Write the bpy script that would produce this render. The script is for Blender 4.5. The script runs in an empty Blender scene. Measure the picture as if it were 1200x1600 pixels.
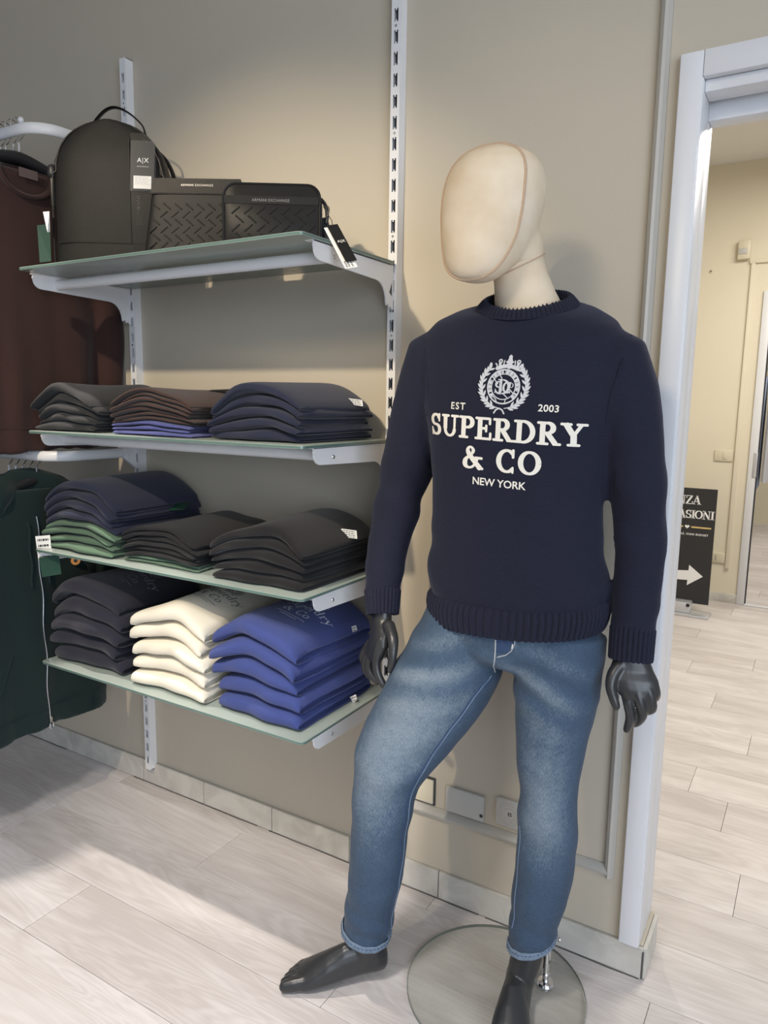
import bpy, bmesh, math, random
from mathutils import Vector, Matrix, noise
from mathutils.bvhtree import BVHTree

random.seed(7)
sc = bpy.context.scene
COL = sc.collection
PI = math.pi

# ------------------------------------------------------------------ camera
CAM_F = 1141.7                      # focal length in pixels of a 1200 x 1600 frame
CAM_C = Vector((2.0036, -1.7308, 1.4124))
YAW, PITCH, ROLL = 0.5393, 0.1530, 0.0148
_F = Vector((-math.sin(YAW) * math.cos(PITCH), math.cos(YAW) * math.cos(PITCH), -math.sin(PITCH)))
_R0 = _F.cross(Vector((0, 0, 1))).normalized()
_U0 = _R0.cross(_F)
_R = _R0 * math.cos(ROLL) + _U0 * math.sin(ROLL)
_U = -_R0 * math.sin(ROLL) + _U0 * math.cos(ROLL)
cam_data = bpy.data.cameras.new('camera')
cam = bpy.data.objects.new('camera', cam_data)
COL.objects.link(cam)
M = Matrix((_R, _U, -_F)).transposed().to_4x4()
M.translation = CAM_C
cam.matrix_world = M
cam_data.sensor_fit = 'VERTICAL'
cam_data.sensor_height = 36.0
cam_data.lens = CAM_F / 1600 * 36.0
cam_data.clip_start = 0.02
sc.camera = cam


def at(px, py, Y):
    """World point on the vertical plane y = Y that is seen at a pixel (survey of the photograph)."""
    d = _F + _R * ((px - 600) / CAM_F) + _U * ((800 - py) / CAM_F)
    return CAM_C + d * ((Y - CAM_C.y) / d.y)


def at_z(px, py, Z):
    d = _F + _R * ((px - 600) / CAM_F) + _U * ((800 - py) / CAM_F)
    return CAM_C + d * ((Z - CAM_C.z) / d.z)


def px_size(p, n=1.0):
    return n * (Vector(p) - CAM_C).dot(_F) / CAM_F


# ------------------------------------------------------------------ world, lights, exposure
sc.view_settings.view_transform = 'Standard'
sc.view_settings.look = 'None'
sc.view_settings.gamma = 1.0
sc.view_settings.use_curve_mapping = False
sc.view_settings.exposure = 0.0

world = bpy.data.worlds.new('daylight_world')
sc.world = world
world.use_nodes = True
bg = world.node_tree.nodes['Background']
bg.inputs[0].default_value = (0.80, 0.88, 1.0, 1)
bg.inputs[1].default_value = 0.31


def area(name, loc, target, sx, sy, power, col):
    l = bpy.data.lights.new(name, 'AREA')
    l.shape = 'RECTANGLE'
    l.size, l.size_y = sx, sy
    l.energy = power
    l.color = col
    o = bpy.data.objects.new(name, l)
    COL.objects.link(o)
    o.location = loc
    o.rotation_euler = (Vector(target) - Vector(loc)).to_track_quat('-Z', 'Y').to_euler()
    return o


def spot(name, loc, target, power, col, angle, blend=0.5, radius=0.04):
    l = bpy.data.lights.new(name, 'SPOT')
    l.energy = power
    l.color = col
    l.spot_size = math.radians(angle)
    l.spot_blend = blend
    l.shadow_soft_size = radius
    o = bpy.data.objects.new(name, l)
    COL.objects.link(o)
    o.location = loc
    o.rotation_euler = (Vector(target) - Vector(loc)).to_track_quat('-Z', 'Y').to_euler()
    return o


COOL = (0.78, 0.87, 1.0)
WARM = (1.0, 0.84, 0.62)
# shop window to the right of and behind the camera
area('shop_window_daylight', (4.4, -3.2, 1.6), (1.2, -0.2, 0.9), 2.6, 2.2, 105, COOL)
# added fill lamp, no such fitting known; brightens mostly the floor
lp = area('floor_fill_lamp', (1.7, -2.3, 2.95), (1.7, -2.3, 0), 1.6, 0.9, 12, (1.0, 0.96, 0.94))
lp.data.spread = math.radians(110)
# ceiling track spots over the shelves, in front of the wall
spot('track_spot_shelves', (0.75, -2.35, 2.93), (0.50, 0.0, 1.22), 210, WARM, 47, 0.75)
spot('track_spot_mannequin', (1.30, -2.85, 2.93), (1.38, -0.2, 1.50), 135, WARM, 42, 0.8, 0.30)
spot('track_spot_rail', (-0.17, -0.66, 2.93), (0.28, -1.00, 0.0), 205, (1.0, 0.91, 0.81), 44, 0.35, 0.03)
spot('track_spot_floor', (1.25, -2.0, 2.93), (0.75, -0.72, 0.0), 190, (1.0, 0.95, 0.91), 48, 0.9, 0.15)
spot('back_room_spot', (0.62, 2.1, 2.9), (2.0, 0.15, 0.0), 64, (1.0, 0.95, 0.88), 60, 0.4, 0.03)
# back room ceiling lamps
area('back_room_ceiling_lamp', (2.4, 2.4, 2.9), (2.3, 2.4, 0), 1.2, 1.2, 72, (1.0, 0.94, 0.84))
area('end_room_ceiling_lamp', (2.2, 6.0, 2.9), (2.2, 6.0, 0), 1.0, 1.0, 40, (1.0, 0.95, 0.88))


# ------------------------------------------------------------------ materials
MATS = {}


def new_mat(name):
    m = bpy.data.materials.new(name)
    m.use_nodes = True
    nt = m.node_tree
    b = nt.nodes['Principled BSDF']
    MATS[name] = m
    return m, nt, b


def N(nt, typ, **kw):
    n = nt.nodes.new(typ)
    for k, v in kw.items():
        if k in n.inputs.keys() if isinstance(k, str) else False:
            n.inputs[k].default_value = v
        else:
            setattr(n, k, v)
    return n


def bump(nt, b, height_socket, strength, dist=0.002):
    bn = nt.nodes.new('ShaderNodeBump')
    bn.inputs['Strength'].default_value = strength
    bn.inputs['Distance'].default_value = dist
    nt.links.new(height_socket, bn.inputs['Height'])
    nt.links.new(bn.outputs[0], b.inputs['Normal'])


def plain(name, col, rough=0.5, metal=0.0, spec=0.5, var=0.0, vscale=30.0, bmp=0.0, bscale=300.0, sheen=0.0, bdist=0.002, detail=3.0):
    """Flat colour with a procedural mottling and a fine noise relief."""
    m, nt, b = new_mat(name)
    b.inputs['Roughness'].default_value = rough
    b.inputs['Metallic'].default_value = metal
    b.inputs['Specular IOR Level'].default_value = spec
    if sheen:
        b.inputs['Sheen Weight'].default_value = sheen
        b.inputs['Sheen Roughness'].default_value = 0.5
    tc = nt.nodes.new('ShaderNodeTexCoord')
    nz = nt.nodes.new('ShaderNodeTexNoise')
    nz.inputs['Scale'].default_value = vscale
    nz.inputs['Detail'].default_value = detail
    nt.links.new(tc.outputs['Object'], nz.inputs['Vector'])
    rp = nt.nodes.new('ShaderNodeMix')
    rp.data_type = 'RGBA'
    v = max(var, 0.02)
    rp.inputs['A'].default_value = [c * (1 - v) for c in col] + [1]
    rp.inputs['B'].default_value = [min(1, c * (1 + v)) for c in col] + [1]
    nt.links.new(nz.outputs[0], rp.inputs['Factor'])
    nt.links.new(rp.outputs['Result'], b.inputs['Base Color'])
    if bmp:
        n2 = nt.nodes.new('ShaderNodeTexNoise')
        n2.inputs['Scale'].default_value = bscale
        n2.inputs['Detail'].default_value = 2
        nt.links.new(tc.outputs['Object'], n2.inputs['Vector'])
        bump(nt, b, n2.outputs[0], bmp, bdist)
    return m


def s2l(r, g, b):
    f = lambda c: (c / 255 / 12.92) if c / 255 <= 0.04045 else ((c / 255 + 0.055) / 1.055) ** 2.4
    return (f(r), f(g), f(b))


wall_m = plain('wall_paint', (0.53, 0.475, 0.385), 0.62, var=0.035, vscale=2.2, bmp=0.12, bscale=160, spec=0.35)
panel_m = plain('panel_paint', (0.46, 0.44, 0.40), 0.42, var=0.02, vscale=3, spec=0.4)
far_wall_m = plain('far_wall_paint', (0.74, 0.68, 0.54), 0.7, var=0.03, vscale=2)
ceil_m = plain('ceiling_paint', (0.74, 0.72, 0.68), 0.8, var=0.02)
white_m = plain('white_lacquer', (0.72, 0.73, 0.755), 0.35, var=0.02, vscale=8)
white_metal_m = plain('white_powder_coat', (0.80, 0.80, 0.81), 0.38, var=0.02, vscale=20, bmp=0.04, bscale=600)
dark_slot_m = plain('slot_shadow_steel', (0.05, 0.05, 0.052), 0.6)  # shade inside slots, plate gap and bracket cutouts put into the colour
steel_m = plain('brushed_steel', (0.55, 0.56, 0.58), 0.32, metal=1.0, var=0.05)
chrome_m = plain('chrome', (0.80, 0.80, 0.82), 0.07, metal=1.0)
plastic_black_m = plain('black_plastic', (0.018, 0.018, 0.02), 0.42, bmp=0.03, bscale=500)
mann_m = plain('charcoal_mannequin_lacquer', (0.028, 0.029, 0.031), 0.34, var=0.08, vscale=15, spec=0.55)
cream_plastic_m = plain('cream_plastic', (0.68, 0.62, 0.47), 0.4)
grey_plate_m = plain('painted_plate', (0.50, 0.49, 0.46), 0.45)
sign_black_m = plain('sign_black_film', (0.022, 0.022, 0.024), 0.5)
sign_white_m = plain('sign_white_print', (0.85, 0.85, 0.86), 0.6)
sign_gold_m = plain('sign_gold_print', (0.68, 0.50, 0.20), 0.5)
alu_m = plain('aluminium', (0.62, 0.63, 0.65), 0.35, metal=0.6)
paper_m = plain('white_paper', (0.80, 0.80, 0.79), 0.6)
ink_m = plain('black_ink', (0.03, 0.03, 0.03), 0.6)
print_white_m = plain('cream_embroidery', (0.83, 0.80, 0.72), 0.8, var=0.06, vscale=500, bmp=0.35, bscale=900)
crest_m = plain('silver_embroidery', (0.62, 0.63, 0.66), 0.8, var=0.06, vscale=500, bmp=0.3, bscale=900)
joint_m = plain('pale_joint', (0.36, 0.345, 0.31), 0.8)
grout_m = plain('dirty_joint', (0.09, 0.085, 0.08), 0.8)


def cloth(name, col, var=0.12, bmp=0.25, sheen=0.14, rough=0.95, bscale=750):
    return plain(name, col, rough, var=var, vscale=420, bmp=bmp, bscale=bscale, sheen=sheen, spec=0.15, detail=4)


navy_cloth = cloth('navy_fleece', (0.020, 0.024, 0.047))
ink_cloth = cloth('ink_navy_fleece', (0.024, 0.024, 0.036))
charcoal_cloth = cloth('charcoal_fleece', (0.026, 0.026, 0.0275))
black_cloth = cloth('black_fleece', (0.013, 0.0125, 0.014))
tee_black_cloth = cloth('black_jersey', (0.017, 0.0165, 0.018), sheen=0.1)
brown_cloth = cloth('brown_fleece', (0.047, 0.024, 0.021))
brown_tee = cloth('brown_jersey', (0.060, 0.034, 0.028), sheen=0.15)
blue_cloth = cloth('royal_blue_fleece', (0.046, 0.066, 0.215))
blue_tee = cloth('blue_jersey', (0.085, 0.095, 0.28), sheen=0.15)
green_cloth = cloth('sage_green_fleece', (0.090, 0.150, 0.100))
green_tee = cloth('sage_jersey', (0.110, 0.180, 0.125), sheen=0.15)
cream_cloth = cloth('cream_fleece', (0.74, 0.69, 0.58), var=0.03, bmp=0.18)
hoodie_green = cloth('bottle_green_fleece', (0.010, 0.023, 0.022))
sleeve_label_m = cloth('woven_label', (0.14, 0.10, 0.09))
tag_green_m = plain('tag_dark_green', (0.012, 0.050, 0.035), 0.5)
tag_black_m = plain('tag_black_card', (0.012, 0.012, 0.0125), 0.5, spec=0.2)
tag_orange_m = plain('tag_orange', (0.62, 0.27, 0.06), 0.5)
print_dark_m = plain('grey_print', (0.19, 0.19, 0.21), 0.7)
print_pale_m = plain('pale_blue_print', (0.52, 0.56, 0.68), 0.7)
print_dim_m = plain('dim_grey_print', (0.16, 0.16, 0.19), 0.7)


def knit_mat():
    m, nt, b = new_mat('navy_knit')
    b.inputs['Roughness'].default_value = 0.95
    b.inputs['Specular IOR Level'].default_value = 0.12
    b.inputs['Sheen Weight'].default_value = 0.13
    b.inputs['Sheen Roughness'].default_value = 0.45
    b.inputs['Sheen Tint'].default_value = (0.6, 0.65, 0.9, 1)
    tc = nt.nodes.new('ShaderNodeTexCoord')
    nz = nt.nodes.new('ShaderNodeTexNoise')
    nz.inputs['Scale'].default_value = 350
    nt.links.new(tc.outputs['Object'], nz.inputs['Vector'])
    mx = nt.nodes.new('ShaderNodeMix')
    mx.data_type = 'RGBA'
    mx.inputs['A'].default_value = (0.013, 0.0145, 0.027, 1)
    mx.inputs['B'].default_value = (0.021, 0.023, 0.040, 1)
    nt.links.new(nz.outputs[0], mx.inputs['Factor'])
    nt.links.new(mx.outputs['Result'], b.inputs['Base Color'])
    wv = nt.nodes.new('ShaderNodeTexWave')
    wv.wave_type = 'BANDS'
    wv.bands_direction = 'Z'
    wv.inputs['Scale'].default_value = 95
    wv.inputs['Distortion'].default_value = 1.2
    wv.inputs['Detail Scale'].default_value = 3
    nt.links.new(tc.outputs['Object'], wv.inputs['Vector'])
    ad = nt.nodes.new('ShaderNodeMath')
    ad.operation = 'ADD'
    nt.links.new(wv.outputs['Fac'], ad.inputs[0])
    nt.links.new(nz.outputs[0], ad.inputs[1])
    bump(nt, b, ad.outputs[0], 0.22, 0.0015)
    return m


knit_m = knit_mat()


def denim_mat():
    """Stone-washed denim: the faded thighs and knees are dye wear, stored per vertex as 'wash'."""
    m, nt, b = new_mat('washed_denim')
    b.inputs['Roughness'].default_value = 0.88
    b.inputs['Specular IOR Level'].default_value = 0.2
    b.inputs['Sheen Weight'].default_value = 0.08
    at_ = nt.nodes.new('ShaderNodeAttribute')
    at_.attribute_name = 'wash'
    tc = nt.nodes.new('ShaderNodeTexCoord')
    mp = nt.nodes.new('ShaderNodeMapping')
    mp.inputs['Scale'].default_value = (900, 900, 160)
    nt.links.new(tc.outputs['Object'], mp.inputs['Vector'])
    nz = nt.nodes.new('ShaderNodeTexNoise')
    nz.inputs['Scale'].default_value = 1.0
    nz.inputs['Detail'].default_value = 3
    nt.links.new(mp.outputs[0], nz.inputs['Vector'])
    n2 = nt.nodes.new('ShaderNodeTexNoise')
    n2.inputs['Scale'].default_value = 60
    n2.inputs['Detail'].default_value = 6
    nt.links.new(tc.outputs['Object'], n2.inputs['Vector'])
    a1 = nt.nodes.new('ShaderNodeMath')
    a1.operation = 'MULTIPLY_ADD'
    nt.links.new(n2.outputs[0], a1.inputs[0])
    a1.inputs[1].default_value = 0.20
    nt.links.new(at_.outputs['Fac'], a1.inputs[2])
    a2 = nt.nodes.new('ShaderNodeMath')
    a2.operation = 'MULTIPLY_ADD'
    nt.links.new(nz.outputs[0], a2.inputs[0])
    a2.inputs[1].default_value = 0.75
    nt.links.new(a1.outputs[0], a2.inputs[2])
    cr = nt.nodes.new('ShaderNodeValToRGB')
    e = cr.color_ramp.elements
    e[0].position = 0.25
    e[0].color = (0.024, 0.043, 0.080, 1)
    e[1].position = 1.35 / 1.4
    e[1].color = (0.31, 0.37, 0.41, 1)
    k = cr.color_ramp.elements.new(0.55)
    k.color = (0.060, 0.098, 0.154, 1)
    sc_ = nt.nodes.new('ShaderNodeMath')
    sc_.operation = 'MULTIPLY'
    sc_.inputs[1].default_value = 0.66
    nt.links.new(a2.outputs[0], sc_.inputs[0])
    nt.links.new(sc_.outputs[0], cr.inputs['Fac'])
    nt.links.new(cr.outputs[0], b.inputs['Base Color'])
    bump(nt, b, nz.outputs[0], 0.25, 0.001)
    return m


denim_m = denim_mat()
denim_dark_m = plain('raw_denim', (0.030, 0.060, 0.135), 0.9, var=0.35, vscale=700, bmp=0.3, bscale=900)
denim_pale_m = plain('faded_denim_edge', (0.17, 0.23, 0.31), 0.9, var=0.45, vscale=260, bmp=0.3, bscale=900)
thread_m = plain('pale_thread', (0.42, 0.44, 0.46), 0.8)
thread_blue_m = plain('blue_thread', (0.16, 0.23, 0.34), 0.8)


def linen_mat():
    m, nt, b = new_mat('natural_linen')
    b.inputs['Roughness'].default_value = 0.85
    b.inputs['Specular IOR Level'].default_value = 0.2
    tc = nt.nodes.new('ShaderNodeTexCoord')
    n1 = nt.nodes.new('ShaderNodeTexNoise')
    n1.inputs['Scale'].default_value = 14
    n1.inputs['Detail'].default_value = 6
    nt.links.new(tc.outputs['Object'], n1.inputs['Vector'])
    cr = nt.nodes.new('ShaderNodeValToRGB')
    cr.color_ramp.elements[0].position = 0.3
    cr.color_ramp.elements[0].color = (0.69, 0.56, 0.40, 1)
    cr.color_ramp.elements[1].position = 0.72
    cr.color_ramp.elements[1].color = (0.79, 0.68, 0.53, 1)
    nt.links.new(n1.outputs[0], cr.inputs['Fac'])
    nt.links.new(cr.outputs[0], b.inputs['Base Color'])
    mp = nt.nodes.new('ShaderNodeMapping')
    mp.inputs['Scale'].default_value = (1, 1, 4)
    nt.links.new(tc.outputs['Object'], mp.inputs['Vector'])
    n2 = nt.nodes.new('ShaderNodeTexNoise')
    n2.inputs['Scale'].default_value = 500
    nt.links.new(mp.outputs[0], n2.inputs['Vector'])
    bump(nt, b, n2.outputs[0], 0.15, 0.001)
    return m


linen_m = linen_mat()
linen_seam_m = plain('linen_piping', (0.50, 0.36, 0.25), 0.85, var=0.1, vscale=200)


def floor_mat():
    m, nt, b = new_mat('grey_oak_laminate')
    b.inputs['Roughness'].default_value = 0.46
    b.inputs['Specular IOR Level'].default_value = 0.4
    tc = nt.nodes.new('ShaderNodeTexCoord')
    oi = nt.nodes.new('ShaderNodeObjectInfo')
    mul = nt.nodes.new('ShaderNodeMath')
    mul.operation = 'MULTIPLY'
    mul.inputs[1].default_value = 37.0
    nt.links.new(oi.outputs['Random'], mul.inputs[0])
    cb = nt.nodes.new('ShaderNodeCombineXYZ')
    nt.links.new(mul.outputs[0], cb.inputs[0])
    nt.links.new(mul.outputs[0], cb.inputs[1])
    ad = nt.nodes.new('ShaderNodeVectorMath')
    nt.links.new(tc.outputs['Object'], ad.inputs[0])
    nt.links.new(cb.outputs[0], ad.inputs[1])
    mp = nt.nodes.new('ShaderNodeMapping')
    mp.inputs['Scale'].default_value = (1.5, 11, 11)
    nt.links.new(ad.outputs[0], mp.inputs['Vector'])
    n0 = nt.nodes.new('ShaderNodeTexNoise')       # cathedral grain: contour lines of a stretched noise
    n0.inputs['Scale'].default_value = 0.75
    n0.inputs['Detail'].default_value = 3
    n0.inputs['Distortion'].default_value = 0.5
    nt.links.new(mp.outputs[0], n0.inputs['Vector'])
    m1 = nt.nodes.new('ShaderNodeMath')
    m1.operation = 'MULTIPLY'
    m1.inputs[1].default_value = 95
    nt.links.new(n0.outputs[0], m1.inputs[0])
    sn = nt.nodes.new('ShaderNodeMath')
    sn.operation = 'SINE'
    nt.links.new(m1.outputs[0], sn.inputs[0])
    mp2 = nt.nodes.new('ShaderNodeMapping')
    mp2.inputs['Scale'].default_value = (5, 130, 60)
    nt.links.new(ad.outputs[0], mp2.inputs['Vector'])
    n1 = nt.nodes.new('ShaderNodeTexNoise')
    n1.inputs['Scale'].default_value = 1.0
    n1.inputs['Detail'].default_value = 4
    nt.links.new(mp2.outputs[0], n1.inputs['Vector'])
    mp3 = nt.nodes.new('ShaderNodeMapping')
    mp3.inputs['Scale'].default_value = (2.2, 9, 9)
    nt.links.new(ad.outputs[0], mp3.inputs['Vector'])
    n2 = nt.nodes.new('ShaderNodeTexNoise')
    n2.inputs['Scale'].default_value = 1.0
    n2.inputs['Detail'].default_value = 4
    nt.links.new(mp3.outputs[0], n2.inputs['Vector'])
    # weighted sum
    w1 = nt.nodes.new('ShaderNodeMath'); w1.operation = 'MULTIPLY_ADD'
    nt.links.new(sn.outputs[0], w1.inputs[0]); w1.inputs[1].default_value = 0.036; w1.inputs[2].default_value = 0.0
    w2 = nt.nodes.new('ShaderNodeMath'); w2.operation = 'MULTIPLY_ADD'
    nt.links.new(n1.outputs[0], w2.inputs[0]); w2.inputs[1].default_value = 0.17; nt.links.new(w1.outputs[0], w2.inputs[2])
    w3 = nt.nodes.new('ShaderNodeMath'); w3.operation = 'MULTIPLY_ADD'
    nt.links.new(n2.outputs[0], w3.inputs[0]); w3.inputs[1].default_value = 0.55; nt.links.new(w2.outputs[0], w3.inputs[2])
    w4 = nt.nodes.new('ShaderNodeMath'); w4.operation = 'MULTIPLY_ADD'
    nt.links.new(oi.outputs['Random'], w4.inputs[0]); w4.inputs[1].default_value = 0.10; nt.links.new(w3.outputs[0], w4.inputs[2])
    cr = nt.nodes.new('ShaderNodeValToRGB')
    cr.color_ramp.elements[0].position = 0.30
    cr.color_ramp.elements[0].color = (0.51, 0.465, 0.445, 1)
    cr.color_ramp.elements[1].position = 0.60
    cr.color_ramp.elements[1].color = (0.73, 0.69, 0.675, 1)
    nt.links.new(w4.outputs[0], cr.inputs['Fac'])
    nt.links.new(cr.outputs[0], b.inputs['Base Color'])
    bump(nt, b, w4.outputs[0], 0.10, 0.0015)
    return m


floor_m = floor_mat()


def tile_mat():
    m, nt, b = new_mat('skirting_stone')
    b.inputs['Roughness'].default_value = 0.45
    tc = nt.nodes.new('ShaderNodeTexCoord')
    oi = nt.nodes.new('ShaderNodeObjectInfo')
    ad = nt.nodes.new('ShaderNodeVectorMath')
    nt.links.new(tc.outputs['Object'], ad.inputs[0])
    nt.links.new(oi.outputs['Location'], ad.inputs[1])
    n1 = nt.nodes.new('ShaderNodeTexNoise')
    n1.inputs['Scale'].default_value = 9
    n1.inputs['Detail'].default_value = 7
    n1.inputs['Distortion'].default_value = 1.2
    nt.links.new(ad.outputs[0], n1.inputs['Vector'])
    cr = nt.nodes.new('ShaderNodeValToRGB')
    cr.color_ramp.elements[0].position = 0.32
    cr.color_ramp.elements[0].color = (0.46, 0.44, 0.40, 1)
    cr.color_ramp.elements[1].position = 0.62
    cr.color_ramp.elements[1].color = (0.60, 0.58, 0.53, 1)
    nt.links.new(n1.outputs[0], cr.inputs['Fac'])
    nt.links.new(cr.outputs[0], b.inputs['Base Color'])
    return m


tile_m = tile_mat()


def glass_satin():
    m, nt, b = new_mat('satin_green_glass')
    b.inputs['Base Color'].default_value = (0.39, 0.455, 0.425, 1)
    b.inputs['Roughness'].default_value = 0.22
    b.inputs['Transmission Weight'].default_value = 0.30
    b.inputs['IOR'].default_value = 1.45
    tc = nt.nodes.new('ShaderNodeTexCoord')
    n1 = nt.nodes.new('ShaderNodeTexNoise')
    n1.inputs['Scale'].default_value = 3
    nt.links.new(tc.outputs['Object'], n1.inputs['Vector'])
    mr = nt.nodes.new('ShaderNodeMapRange')
    mr.inputs['To Min'].default_value = 0.18
    mr.inputs['To Max'].default_value = 0.3
    nt.links.new(n1.outputs[0], mr.inputs['Value'])
    nt.links.new(mr.outputs[0], b.inputs['Roughness'])
    return m


satin_m = glass_satin()
glass_edge_m = plain('glass_polished_edge', (0.10, 0.17, 0.15), 0.12, spec=0.7, var=0.05)


def clear_glass():
    m = bpy.data.materials.new('clear_base_glass')
    m.use_nodes = True
    nt = m.node_tree
    nt.nodes.clear()
    out = nt.nodes.new('ShaderNodeOutputMaterial')
    tr = nt.nodes.new('ShaderNodeBsdfTransparent')
    tr.inputs[0].default_value = (0.945, 0.955, 0.94, 1)
    gl = nt.nodes.new('ShaderNodeBsdfGlossy')
    gl.inputs['Roughness'].default_value = 0.04
    gl.inputs[0].default_value = (0.9, 0.95, 0.92, 1)
    lw = nt.nodes.new('ShaderNodeLayerWeight')
    lw.inputs['Blend'].default_value = 0.5
    pw = nt.nodes.new('ShaderNodeMath')
    pw.operation = 'POWER'
    pw.inputs[1].default_value = 3.5
    nt.links.new(lw.outputs['Facing'], pw.inputs[0])
    fr = nt.nodes.new('ShaderNodeMath')
    fr.operation = 'MULTIPLY_ADD'
    fr.inputs[1].default_value = 0.55
    fr.inputs[2].default_value = 0.03
    nt.links.new(pw.outputs[0], fr.inputs[0])
    mx = nt.nodes.new('ShaderNodeMixShader')
    nt.links.new(fr.outputs[0], mx.inputs[0])
    nt.links.new(tr.outputs[0], mx.inputs[1])
    nt.links.new(gl.outputs[0], mx.inputs[2])
    nt.links.new(mx.outputs[0], out.inputs[0])
    return m


clear_m = clear_glass()
base_edge_m = plain('base_glass_edge', (0.16, 0.18, 0.165), 0.15, spec=0.6)


def leather(name, col, rough=0.42):
    m, nt, b = new_mat(name)
    b.inputs['Roughness'].default_value = rough
    b.inputs['Specular IOR Level'].default_value = 0.16
    tc = nt.nodes.new('ShaderNodeTexCoord')
    n0 = nt.nodes.new('ShaderNodeTexNoise')
    n0.inputs['Scale'].default_value = 40
    nt.links.new(tc.outputs['Object'], n0.inputs['Vector'])
    mx = nt.nodes.new('ShaderNodeMix')
    mx.data_type = 'RGBA'
    mx.inputs['A'].default_value = [c * 0.88 for c in col] + [1]
    mx.inputs['B'].default_value = [c * 1.12 for c in col] + [1]
    nt.links.new(n0.outputs[0], mx.inputs['Factor'])
    nt.links.new(mx.outputs['Result'], b.inputs['Base Color'])
    vo = nt.nodes.new('ShaderNodeTexVoronoi')
    vo.inputs['Scale'].default_value = 420
    nt.links.new(tc.outputs['Object'], vo.inputs['Vector'])
    bump(nt, b, vo.outputs['Distance'], 0.22, 0.001)
    return m


leather_m = leather('black_grained_leather', (0.016, 0.016, 0.015), 0.50)
leather_emb_m = leather('black_embossed_leather', (0.014, 0.014, 0.014), 0.42)
leather_dark_m = leather('black_smooth_trim', (0.011, 0.011, 0.012), 0.40)
emboss_m = plain('gloss_black_print', (0.008, 0.008, 0.009), 0.25)
emboss_grey_m = plain('gunmetal_letters', (0.22, 0.22, 0.22), 0.3, metal=0.6)


def sleeve_plastic():
    m = bpy.data.materials.new('clear_tag_sleeve')
    m.use_nodes = True
    nt = m.node_tree
    nt.nodes.clear()
    out = nt.nodes.new('ShaderNodeOutputMaterial')
    tr = nt.nodes.new('ShaderNodeBsdfTransparent')
    gl = nt.nodes.new('ShaderNodeBsdfGlossy')
    gl.inputs['Roughness'].default_value = 0.12
    mx = nt.nodes.new('ShaderNodeMixShader')
    mx.inputs[0].default_value = 0.14
    nt.links.new(tr.outputs[0], mx.inputs[1])
    nt.links.new(gl.outputs[0], mx.inputs[2])
    nt.links.new(mx.outputs[0], out.inputs[0])
    return m


sleeve_m = sleeve_plastic()


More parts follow.
